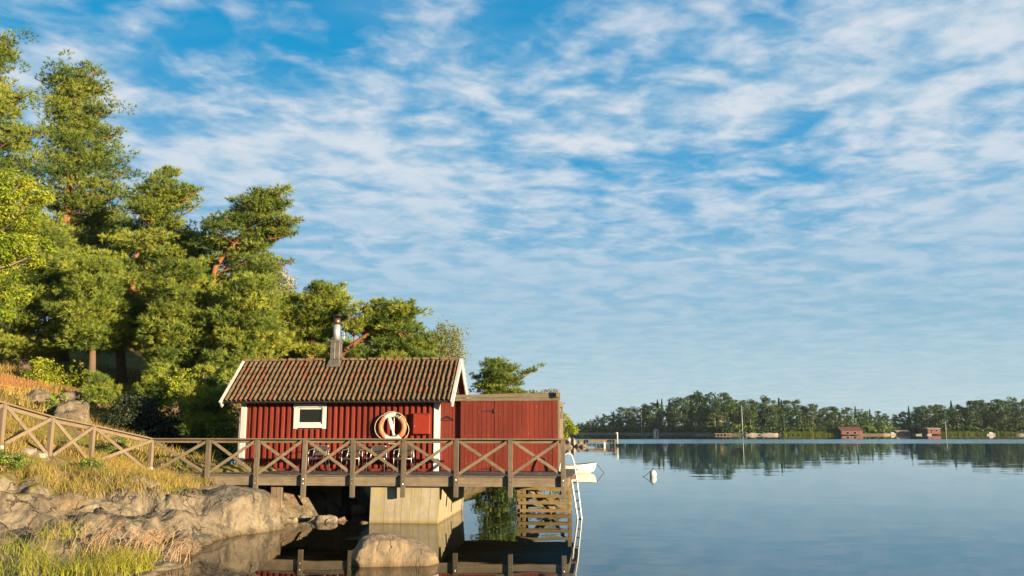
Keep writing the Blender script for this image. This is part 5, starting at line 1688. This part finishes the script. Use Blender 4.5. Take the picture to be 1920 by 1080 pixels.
# ------------------------------------------------------------------ boat, buoy and stone quay
def rowing_boat(q, length, heading, label):
    bt = thing('rowing_boat', label, 'boat', (q.x, q.y, 0))
    bt.rotation_euler = (0, 0, heading)
    OFF[bt.name] = Vector((0, 0, 0))
    ns, nr2 = 14, 7
    out_v, in_v, gun = [], [], []
    for i in range(ns + 1):
        t = i / ns
        x_ = -length + t * length
        half = 0.72 * (1 - max(0, (t - 0.45) / 0.55) ** 2.2) * (0.86 + 0.14 * min(1, t * 4))
        sheer = 0.38 + 0.26 * t ** 2.2
        keel = -0.14 + 0.22 * max(0, (t - 0.82) / 0.18) ** 2
        for k in range(nr2):
            s_ = (k / (nr2 - 1)) * 2 - 1
            ysh = half * math.copysign(abs(s_) ** 0.75, s_)
            zsh = keel + (sheer - keel) * abs(s_) ** 2.1
            rake = 0.22 * max(0, (t - 0.8) / 0.2) * abs(s_) ** 1.5
            out_v.append((x_ + rake, ysh, zsh))
            in_v.append((x_ + rake, ysh * 0.94, zsh + 0.03 if abs(s_) < 0.99 else zsh - 0.005))
    fs = [(i * nr2 + k, (i + 1) * nr2 + k, (i + 1) * nr2 + k + 1, i * nr2 + k + 1) for i in range(ns) for k in range(nr2 - 1)]
    mb = MB().add(out_v, fs, True)
    mb.add(out_v[:nr2], [tuple(range(nr2))])
    mb.build('hull', M['boatwhite'], bt)
    MB().add(in_v, [tuple(reversed(f)) for f in fs], True).build('inner_hull', M['boatwhite'], bt)
    for k in (0, nr2 - 1):
        MB().tube([Vector(out_v[i * nr2 + k]) + Vector((0, 0, 0.008)) for i in range(ns + 1)], 0.02, 6).build('gunwale', M['rubber'], bt)
    for t in (0.25, 0.55):
        i = int(t * ns)
        w_ = out_v[i * nr2 + nr2 - 1][1] * 0.92
        MB().box(out_v[i * nr2][0] - 0.12, out_v[i * nr2][0] + 0.12, -w_, w_, 0.24, 0.275).build('thwart', M['palebeam'], bt)
    tip = Vector(out_v[ns * nr2 + nr2 - 1])
    MB().tube([tip + Vector((-.05, 0, -.06)), tip + Vector((0.12, 0, -0.25)), tip + Vector((0.30, -.05, -0.48)), tip + Vector((0.42, -.05, -0.62)), tip + Vector((0.5, -.05, -0.72))], 0.02, 5).build('mooring_rope', M['darkrope'], bt)
    return bt


q = at_z(1113, 886.5)
rowing_boat(Vector((q.x - 0.0, q.y, 0)), 4.3, 0.10, 'white rowing boat moored beyond the right end of the jetty')
q = at_z(1224.5, 894)
by = thing('mooring_buoy', 'white mooring buoy with rope arms floating on open water', 'buoy', (q.x, q.y, 0))
zs_ = np.linspace(-0.13, 0.38, 12)
prof = [(max(0.02, 0.20 * math.sqrt(max(0.0, 1 - ((z - 0.125) / 0.257) ** 2))), z) for z in zs_]
MB().lathe(prof, q.x, q.y, 16).build('float', M['buoywhite'], by)
MB().tube([(q.x - 0.02, q.y, 0.36), (q.x - 0.02, q.y, 0.50)], 0.02, 6).build('eye_bolt', M['iron'], by)
MB().tube([(q.x - 0.03, q.y, 0.42), (q.x - 0.22, q.y - 0.02, 0.25), (q.x - 0.42, q.y, 0.08), (q.x - 0.64, q.y - .05, -0.03)], 0.018, 5).build('rope_arm', M['darkrope'], by)

qd = at_z(1120, 836)
quay = thing('timber_quay', 'low timber quay with hanging tyres on the shore beyond the jetty', 'quay', (qd.x, qd.y, 0))
L0, L1 = at_z(1076, 836).x, at_z(1158.5, 836).x
Yq = qd.y
npl = 22
for k in range(npl):
    xx0 = L0 + (L1 - L0) * k / npl
    xx1 = L0 + (L1 - L0) * (k + 1) / npl - 0.02
    MB().box(xx0, xx1, Yq - 0.1, Yq + 2.4, 0.96, 1.03).build('plank', M['palebeam'], quay)
MB().box(L0 + 0.8, L1 - 0.15, Yq, Yq + 0.12, 0.60, 0.955).build('edge_beam', M['palebeam'], quay)
MB().box(L0 + 0.8, L1 - 0.15, Yq + 2.2, Yq + 2.32, 0.60, 0.955).build('edge_beam', M['palebeam'], quay)
for xx in (L0 + 1.8, (L0 + L1) / 2, L1 - 0.5):
    MB().tube([(xx, Yq + 0.3, -1), (xx, Yq + 0.3, 0.95)], 0.12, 8).build('pile', M['greypost'], quay)
for u in (1100, 1143.5, 1149.5):
    xx = at_z(u, 836).x
    MB().tube([(xx + 0.24 * math.cos(t), Yq - 0.11, 0.72 + 0.24 * math.sin(t)) for t in np.linspace(0, 2 * math.pi, 17)[:-1]], 0.085, 8, closed=True).build('tyre_fender', M['rubber'], quay)
xx = at_z(1158, 836).x
MB().tube([(xx, Yq + 0.1, 0.3), (xx, Yq + 0.1, 1.95), (xx - 0.06, Yq + 0.1, 2.15)], [0.12, 0.11, 0.10], 10).build('mooring_post', M['ladder'], quay)
MB().beam((xx - 0.25, Yq + 0.1, 2.10), (xx + 0.14, Yq + 0.1, 2.16), 0.12, 0.14, (0, 1, 0)).build('post_cap', M['ladder'], quay)
xx = at_z(1143.5, 838).x
fl = thing('pink_float', 'faded pink float hanging at the quay between the tyres', 'float', (xx, Yq - 0.45, -0.1))
MB().lathe([(0.05, 0.62), (0.2, 0.5), (0.24, 0.25), (0.2, 0.0), (0.08, -0.1)], xx, Yq - 0.45, 12).build('body', M['pink'], fl)
MB().tube([(xx, Yq - 0.45, 0.6), (xx, Yq - 0.12, 0.98)], 0.02, 5).build('rope', M['rope'], fl)
for i, (u0, u1, v0, v1, yy_, lb_) in enumerate([(1056, 1072, 818, 840, 140, 'tall pale quay stone at the shore end'), (1068, 1082, 822, 840, 138, 'pale block stone beside the tall quay stone'), (1078, 1096, 828, 841, 136, 'low brown stone at the foot of the quay'), (1054, 1074, 832, 843, 132, 'brown stone washed by the water left of the quay'), (1086, 1106, 833, 842, 133, 'flat rusty stone nearest the first tyre')]):
    rock_px('quay_stone', lb_, u0, u1, v0, v1, yy_, 0.9, 120 + i, M['palestone'] if i < 2 else M['boulder'], subdiv=3, rough=0.25, facet=6, cat='stone')

# ------------------------------------------------------------------ far shore
def shore_y(u):
    return float(np.interp(u, [1040, 1090, 1290, 1318, 1345, 1480, 1560, 1640, 1660, 1700, 1720, 1800, 1930, 2100], [520, 505, 480, 428, 408, 402, 398, 402, 440, 446, 418, 412, 400, 395]))


SKY_U = [1085, 1110, 1130, 1160, 1200, 1250, 1300, 1350, 1400, 1450, 1500, 1560, 1600, 1635, 1650, 1662, 1700, 1740, 1760, 1800, 1850, 1880, 1920, 1980, 2050]
SKY_V = [792, 782, 776, 765, 757, 748, 741, 744, 752, 750, 757, 765, 764, 770, 779, 779, 762, 757, 758, 753, 750, 750, 755, 752, 756]


def far_z(x, y):
    u = 960 + FPX * _c * x / y
    ys = np.interp(u, [1040, 1090, 1290, 1318, 1345, 1480, 1560, 1640, 1660, 1700, 1720, 1800, 1930, 2100], [520, 505, 480, 428, 408, 402, 398, 402, 440, 446, 418, 412, 400, 395])
    dd = y - ys
    return np.where(dd > 0, 0.55 * np.minimum(dd, 1.6) + 4.2 * (1 - np.exp(-np.maximum(dd - 6, 0) / 45)) + fbm(x, y, 0.08, 2.0, 3) * 1.2 * np.clip(dd / 12, 0, 1), np.maximum(-2, dd * 0.3))


us = np.arange(1000, 2300, 4.0)
ds = np.concatenate([np.arange(-4, 12, 1.0), np.arange(12, 60, 4), np.arange(60, 260, 20)])
GX, GY = [], []
for u in us:
    y0 = shore_y(u)
    yy_ = y0 + ds
    GX.append((u - 960) / (FPX * _c) * yy_)
    GY.append(yy_)
GX, GY = np.array(GX), np.array(GY)
GZ = far_z(GX, GY)
idx = np.arange(GX.size).reshape(GX.shape)
F = np.stack([idx[:-1, :-1], idx[1:, :-1], idx[1:, 1:], idx[:-1, 1:]], -1).reshape(-1, 4)
far = link('far_shore', np_mesh('far_shore', np.stack([GX.ravel(), GY.ravel(), GZ.ravel()], 1), F, smooth=True), None, M['ground'])
prop(far, kind='structure')


def far_tree_mesh(kind, seed):
    r_ = np.random.default_rng(seed)
    V, Fc, T = [], [], []
    n_ = 1500
    if kind == 'spruce':
        z = r_.random(n_) ** 1.3
        R_ = 0.20 * (1 - z) + 0.012
        rad = R_ * np.sqrt(r_.uniform(0.25, 1, n_)) * (0.75 + 0.25 * np.sin(z * 60))
        ph = r_.uniform(0, 2 * math.pi, n_)
        pos = np.stack([rad * np.cos(ph), rad * np.sin(ph), 0.06 + 0.94 * z], 1)
        nn = np.stack([np.cos(ph), np.sin(ph), np.full(n_, 0.4)], 1) + r_.normal(0, .4, (n_, 3))
        tint = np.clip(r_.normal(0.35, 0.18, n_), 0, 1)
    else:
        nc = 34 if kind == 'pine' else 30
        lo, hi, wx = (0.20, 0.95, 0.20) if kind == 'pine' else (0.08, 0.90, 0.30)
        cz = r_.uniform(lo, hi, nc)
        prof = np.sin(np.clip((cz - lo + 0.12) / (hi - lo + 0.2), 0, 1) * math.pi) ** 0.6
        ph = r_.uniform(0, 2 * math.pi, nc)
        rr_ = wx * prof * np.sqrt(r_.uniform(0.05, 1, nc))
        C = np.stack([rr_ * np.cos(ph), rr_ * np.sin(ph), cz], 1)
        per = n_ // nc
        v = r_.normal(0, 1, (nc * per, 3))
        v /= np.linalg.norm(v, axis=1, keepdims=True)
        cr = np.repeat(r_.uniform(0.06, 0.115, nc), per)[:, None]
        pos = np.repeat(C, per, 0) + v * cr * np.array([1.15, 1.15, 0.72]) * r_.uniform(0.6, 1, (nc * per, 1))
        nn = v + r_.normal(0, .4, v.shape) + np.array([0, 0, .2])
        tint = np.clip(np.repeat(r_.normal(0.5, 0.15, nc), per) + r_.normal(0, .14, nc * per), 0, 1)
    return leaves(pos, nn, 0.040, r_, tint, 0.8)


protos = {}
for kd, mt, ns in (('pine', 'far_pine', 4), ('spruce', 'far_pine', 2), ('broad', 'far_leaf', 4)):
    for s_ in range(ns):
        V, Fc, T = far_tree_mesh(kd, 200 + s_ * 7 + len(kd))
        me = np_mesh('far_crown', V, Fc, T)
        me.materials.append(M[mt])
        tk = MB().tube([(0, 0, -0.02), (0.008, 0, 0.4), (-0.004, 0.004, 0.85)], [0.018, 0.013, 0.005], 6).mesh('far_trunk')
        tk.materials.append(M['greybark'])
        protos.setdefault(kd, []).append((me, tk))

KIND_NAME = {'pine': 'far_pine_tree', 'spruce': 'far_spruce_tree', 'broad': 'far_broadleaf_tree'}


SEGS = [(1150, 'at the low dark left end of the far hill'), (1215, 'around the slim pale pole on the far hill'), (1265, 'around the pale blue villa on the far hill'), (1330, 'on the crest of the far hill'),
        (1375, 'around the tan gabled house on the far point'), (1410, 'just behind the tall far flagpole'), (1500, 'behind the sunlit rock bank of the far point'), (1570, 'behind the reeds left of the long red boathouse'),
        (1625, 'behind the long red boathouse'), (1670, 'in the low dip right of the long red boathouse'), (1735, 'behind the low waterfront cottage'), (1780, 'behind the small flat roofed red hut'),
        (1845, 'right of the small red hut on the far shore'), (9999, 'at the far right edge behind the white boat')]


def seg_name(u):
    return next(t for lim, t in SEGS if u < lim)


KIND_LBL = {'pine': 'rounded pine', 'spruce': 'pointed spruce', 'broad': 'broad leafy tree'}
tr = random.Random(9)
cnt = 0
for row, (dy, step) in enumerate(((5, 16), (18, 14), (36, 13), (60, 14))):
    u = 1076 + row * 4
    while u < 1955:
        uu = u + tr.uniform(-4, 4)
        y = shore_y(uu) + dy * tr.uniform(0.8, 1.25) + (4 if uu > 1640 else 0)
        vsky = float(np.interp(uu, SKY_U, SKY_V))
        zsky = at_y(uu, vsky, y).z
        x = (uu - 960) / (FPX * _c) * y
        g0 = float(far_z(np.array([x]), np.array([y]))[0])
        full = zsky - g0
        frac = (0.52, 0.74, 0.90, 1.0)[row] * tr.uniform(0.82, 1.10)
        hgt = max(3.5, full * frac * 1.08)
        if row == 0 and (1345 < uu < 1420 or 1560 < uu < 1625 or 1665 < uu < 1800) and tr.random() < 0.85:
            u += step
            continue
        kd = tr.choices(['pine', 'spruce', 'broad'], [0.5, 0.17, 0.33] if uu < 1650 else [0.33, 0.07, 0.6])[0]
        me, tk = tr.choice(protos[kd])
        t_ = bpy.data.objects.new(KIND_NAME[kd], None)
        COL.objects.link(t_)
        t_.location = (x, y, g0)
        sx = hgt * tr.uniform(0.9, 1.25)
        t_.scale = (sx, sx, hgt)
        t_.rotation_euler = (0, 0, tr.uniform(0, 6.28))
        rw = ('low ', 'mid height ', 'tall ', 'tall rear ')[row]
        prop(t_, rw + KIND_LBL[kd] + ' ' + seg_name(uu), 'tree', rw + KIND_LBL[kd].replace(' tree', '') + ' trees ' + seg_name(uu))
        for nm, m_ in (('crown', me), ('trunk', tk)):
            c_ = bpy.data.objects.new(nm, m_)
            COL.objects.link(c_)
            c_.parent = t_
        cnt += 1
        u += step * tr.uniform(0.8, 1.25)
# undergrowth along the far waterline
r_ = np.random.default_rng(77)
uu = r_.uniform(1060, 2050, 26000)
yy_ = np.array([shore_y(u) for u in uu]) + np.where(r_.random(26000) < 0.45, r_.uniform(1.5, 9, 26000), r_.uniform(3.5, 45, 26000))
xx = (uu - 960) / (FPX * _c) * yy_
keep = fbm(xx, yy_, 0.07, 5.0, 3) > -0.3
xx, yy_ = xx[keep], yy_[keep]
zz = far_z(xx, yy_) + r_.uniform(0.1, 1.0, len(xx)) ** 1.3 * (1.6 + 3.2 * np.clip(fbm(xx, yy_, 0.12, 8.0, 3) + 0.4, 0, 1))
V, Fc, T = leaves(np.stack([xx, yy_, zz], 1), r_.normal(0, 1, (len(xx), 3)) + np.array([0.4, -0.6, 0.5]), 1.1, r_, np.clip(r_.normal(.45, .2, len(xx)), 0, 1), 0.8)
prop(link('far_undergrowth', np_mesh('far_undergrowth', V, Fc, T), None, M['far_leaf']), 'dark undergrowth below the trees along the far waterline', 'undergrowth', kind='stuff')
# reeds
uu = np.concatenate([r_.uniform(1455, 1585, 2600), r_.uniform(1700, 1920, 2600)])
yy_ = np.array([shore_y(u) for u in uu]) + r_.uniform(-0.6, 2.0, len(uu))
xx = (uu - 960) / (FPX * _c) * yy_
blades('far_reeds', 'pale green reeds along the far waterline', np.stack([xx, yy_, np.maximum(far_z(xx, yy_), -0.1)], 1), 1.3, 0.16, 0.3, 'green_grass', 12, tint_mu=0.15, seg=2)
# rocks of the point
for i, (u0, u1, lb_) in enumerate([(1398, 1425, 'sunlit pale rock on the far point right of the flagpole'), (1425, 1462, 'long low rock bank on the far point'), (1300, 1330, 'flat pale rock at the left tip of the far point'), (1905, 1925, 'pale rock at the waterline on the far right edge')]):
    Y = shore_y((u0 + u1) / 2) + 0.6
    rock_px('far_rock', lb_, u0, u1, 811.5 if i < 2 else 813, 816.5, Y, 1.8, 150 + i, M['palestone'], subdiv=3, rough=0.3, facet=6)

M['farred'] = plain('far_red_paint', (0.119, 0.0224, 0.0168), 0.7)
M['farroof'] = plain('far_brown_roof', (0.0975, 0.03375, 0.02625), 0.8)
M['farwhite'] = plain('far_white_paint', (0.2363, 0.2258, 0.2048), 0.6)
M['fargrey'] = plain('far_pale_blue_paint', (0.28, 0.32, 0.35), 0.6)
M['fartan'] = plain('far_tan_wall', (0.28, 0.18, 0.12), 0.7)


def house(name, label, u0, u1, v_eave, v_ridge, Y, depth, wallm, roofm, wins=(), cat='house', gable_front=False, base=None, overhang=0.3):
    x0, x1 = at_y(u0, 800, Y).x, at_y(u1, 800, Y).x
    ze, zr = at_y(u0, v_eave, Y).z, at_y(u0, v_ridge, Y).z
    g0 = float(far_z(np.array([(x0 + x1) / 2]), np.array([Y]))[0]) - 0.3 if base is None else base
    h = thing(name, label, cat, ((x0 + x1) / 2, Y, g0))
    MB().box(x0, x1, Y, Y + depth, g0, ze).build('wall', wallm, h)
    o_ = overhang
    if gable_front:
        xm = (x0 + x1) / 2
        MB().add([(x0, Y + .01, ze), (x1, Y + .01, ze), (xm, Y + .01, zr - 0.1)], [(0, 1, 2)]).build('gable', wallm, h)
        for s_, xe in ((-1, x0 - o_), (1, x1 + o_)):
            MB().add([(xe, Y - o_, ze - 0.1), (xe, Y + depth + o_, ze - 0.1), (xm, Y + depth + o_, zr), (xm, Y - o_, zr), (xe, Y - o_, ze - 0.3), (xe, Y + depth + o_, ze - 0.3), (xm, Y + depth + o_, zr - 0.2), (xm, Y - o_, zr - 0.2)],
                     [(0, 1, 2, 3), (7, 6, 5, 4), (0, 3, 7, 4), (1, 5, 6, 2), (0, 4, 5, 1)]).build('roof', roofm, h)
    else:
        ym = Y + depth / 2
        rb_ = MB()
        rb_.add([(x0 - o_, Y - o_, ze - 0.05), (x1 + o_, Y - o_, ze - 0.05), (x1 + o_, ym, zr), (x0 - o_, ym, zr), (x0 - o_, Y + depth + o_, ze - 0.05), (x1 + o_, Y + depth + o_, ze - 0.05),
                 (x0 - o_, Y - o_, ze - 0.2), (x1 + o_, Y - o_, ze - 0.2), (x1 + o_, Y + depth + o_, ze - 0.2), (x0 - o_, Y + depth + o_, ze - 0.2)],
                [(0, 1, 2, 3), (3, 2, 5, 4), (6, 7, 1, 0), (0, 3, 4, 9, 6), (1, 7, 8, 5, 2), (4, 5, 8, 9), (6, 9, 8, 7)])
        rb_.build('roof', roofm, h)
    for (f0, f1, k0_, k1_, mt, nm) in wins:
        wx0, wx1 = x0 + (x1 - x0) * f0, x0 + (x1 - x0) * f1
        wz0, wz1 = g0 + (ze - g0) * k0_, g0 + (ze - g0) * k1_
        fr_ = MB().box(wx0, wx1, Y - 0.08, Y - 0.01, wz0, wz1).build(nm, M['farwhite'], h)
        MB().box(wx0 + 0.1, wx1 - 0.1, Y - 0.1, Y - 0.082, wz0 + 0.1, wz1 - 0.1).build('pane', M['glass'], fr_)
    return h


house('far_boathouse', 'long red boathouse with a brown roof at the far waterline', 1577, 1617, 807.5, 800.5, 396, 7, M['farred'], M['farroof'],
      [(.05, .16, .45, .8, 0, 'window'), (.22, .36, .0, .8, 0, 'door'), (.42, .5, .45, .8, 0, 'window'), (.56, .7, 0, .8, 0, 'door'), (.8, .9, .45, .8, 0, 'window')], cat='boathouse', base=0.3)
house('far_hut', 'small flat roofed red hut among the trees on the far right shore', 1739, 1763, 803, 801.8, 415, 6, M['farred'], M['farwhite'], [(.2, .4, .4, .8, 0, 'window'), (.6, .8, .4, .8, 0, 'window')], cat='hut', base=0.5)
house('far_house', 'tan gabled house half hidden by trees on the far point', 1349, 1362, 788, 781, 425, 7, M['fartan'], M['farroof'], [(.2, .45, .5, .85, 0, 'window'), (.55, .8, .5, .85, 0, 'window')], gable_front=True)
house('far_shed', 'tiny pale blue bathing hut at the dark waterline across the water', 1226.5, 1235, 806.5, 803.5, 476, 3.0, M['fargrey'], M['farwhite'], [(.35, .65, 0, .8, 0, 'door')], gable_front=True, cat='hut', base=0.2)
house('far_villa', 'pale blue villa gable glimpsed high in the dark wood', 1243, 1251, 787, 781, 500, 6, M['fargrey'], M['farroof'], [(.3, .7, .5, .8, 0, 'window')], gable_front=True)
house('far_cottage', 'low tan waterfront cottage between the boathouse and the hut', 1681, 1705, 809.5, 806.5, 424, 5, M['fartan'], M['fartan'], [(.1, .3, .3, .8, 0, 'window'), (.4, .6, .3, .8, 0, 'window'), (.7, .9, .3, .8, 0, 'window')], cat='cottage', base=0.3)


def far_pole(label, u, v0, v1, Y, r0, mat='ladder'):
    a_ = at_y(u, v0, Y)
    g0 = max(0.0, float(far_z(np.array([a_.x]), np.array([Y]))[0]))
    p_ = thing('flagpole', label, 'flagpole', (a_.x, Y, g0))
    MB().tube([(a_.x, Y, g0 - 0.2), (a_.x, Y, a_.z)], [r0, r0 * 0.55], 8).build('pole', M[mat], p_)
    MB().lathe([(0.05, a_.z), (0.2, a_.z + 0.12), (0.16, a_.z + 0.3), (0.02, a_.z + 0.36)], a_.x, Y, 8).build('finial', M[mat], p_)


far_pole('tall white flagpole on the far rocky point', 1390.5, 762, 806, 406, 0.13)
far_pole('white pole standing beside the small red hut', 1772.5, 793, 810, 411, 0.11)
far_pole('slim pale pole rising in front of the dark wooded hill', 1202.5, 771, 797, 482, 0.10)
far_pole('pale pole beside the roof of the long red boathouse', 1604.5, 786, 800, 405, 0.14)
# jetties and boats on the far shore
for i, (u0, u1, lb_) in enumerate([(1297, 1325, 'long low timber jetty at the left tip of the far point'), (1340, 1372, 'timber jetty below the tan gabled house'), (1576, 1619, 'pale quay in front of the long red boathouse'), (1672, 1712, 'jetty in front of the low waterfront cottage')]):
    Y = shore_y((u0 + u1) / 2) - 2.5
    x0, x1 = at_y(u0, 812, Y).x, at_y(u1, 812, Y).x
    j_ = thing('far_jetty', lb_, 'jetty', ((x0 + x1) / 2, Y, 0))
    MB().box(x0, x1, Y, Y + 4.5, 0.55, 0.85).build('deck', M['palebeam'], j_)
    for k in range(5):
        xk = x0 + (x1 - x0) * (k + 0.5) / 5
        MB().box(xk - 0.15, xk + 0.15, Y + 0.1, Y + 0.4, -0.5, 0.548).build('pile', M['palepost'], j_)
for i, (u, Y, ln_, lb_) in enumerate([(1650, 432, 5, 'small white boat moored in the shaded cove'), (1658, 436, 5, 'white motorboat beside the shaded cove, second from the boathouse'), (1673, 420, 6, 'boat with a pale cabin moored left of the waterfront cottage'), (1722, 408, 5, 'open boat moored between the cottage and the small red hut'), (1742, 404, 4, 'little dinghy moored below the small red hut'), (1857, 401, 7, 'white boat with a windscreen at the far right shore')]):
    x_ = at_y(u, 812, Y).x
    ln_ *= 0.62
    fb = thing('far_boat', lb_, 'boat', (x_, Y, 0))
    h_ = 0.38 + 0.03 * i
    MB().add([(x_ - ln_ / 2, Y - .8, -.1), (x_ + ln_ / 2 - .9, Y - .8, -.1), (x_ + ln_ / 2 - .5, Y, -.1), (x_ + ln_ / 2 - .9, Y + .8, -.1), (x_ - ln_ / 2, Y + .8, -.1),
              (x_ - ln_ / 2 - .1, Y - 1, h_), (x_ + ln_ / 2 - .8, Y - 1, h_ + .1), (x_ + ln_ / 2 + .3, Y, h_ + .3), (x_ + ln_ / 2 - .8, Y + 1, h_ + .1), (x_ - ln_ / 2 - .1, Y + 1, h_)],
             [(4, 3, 2, 1, 0), (5, 6, 7, 8, 9), (0, 1, 6, 5), (1, 2, 7, 6), (2, 3, 8, 7), (3, 4, 9, 8), (4, 0, 5, 9)]).build('hull', M['farwhite'], fb)
    if i in (1, 2, 5):
        MB().add([(x_ - 1, Y - .7, h_ + .02), (x_ + 1.2, Y - .7, h_ + .08), (x_ + 1.2, Y + .7, h_ + .08), (x_ - 1, Y + .7, h_ + .02), (x_ - .9, Y - .6, h_ + .9), (x_ + .5, Y - .6, h_ + .9), (x_ + .5, Y + .6, h_ + .9), (x_ - .9, Y + .6, h_ + .9)],
                 [(4, 5, 6, 7), (0, 1, 5, 4), (1, 2, 6, 5), (2, 3, 7, 6), (3, 0, 4, 7)]).build('cabin', M['farwhite'], fb)
# ------------------------------------------------------------------ thin sea air over the whole place
m = bpy.data.materials.new('sea_haze')
m.use_nodes = True
n = NT(m.node_tree)
pv = n.node('ShaderNodeVolumePrincipled', None, Color=(0.72, 0.86, 0.98), Density=HAZE)
pv.inputs['Anisotropy'].default_value = 0.1
n.t.links.new(pv.outputs[0], n.node('ShaderNodeOutputMaterial').inputs['Volume'])
if HAZE > 0:
    haze = MB().box(-430, 650, -70, 810, -4.2, 36).build('haze', m)
    prop(haze, 'thin bluish air over the water', 'haze', kind='stuff')
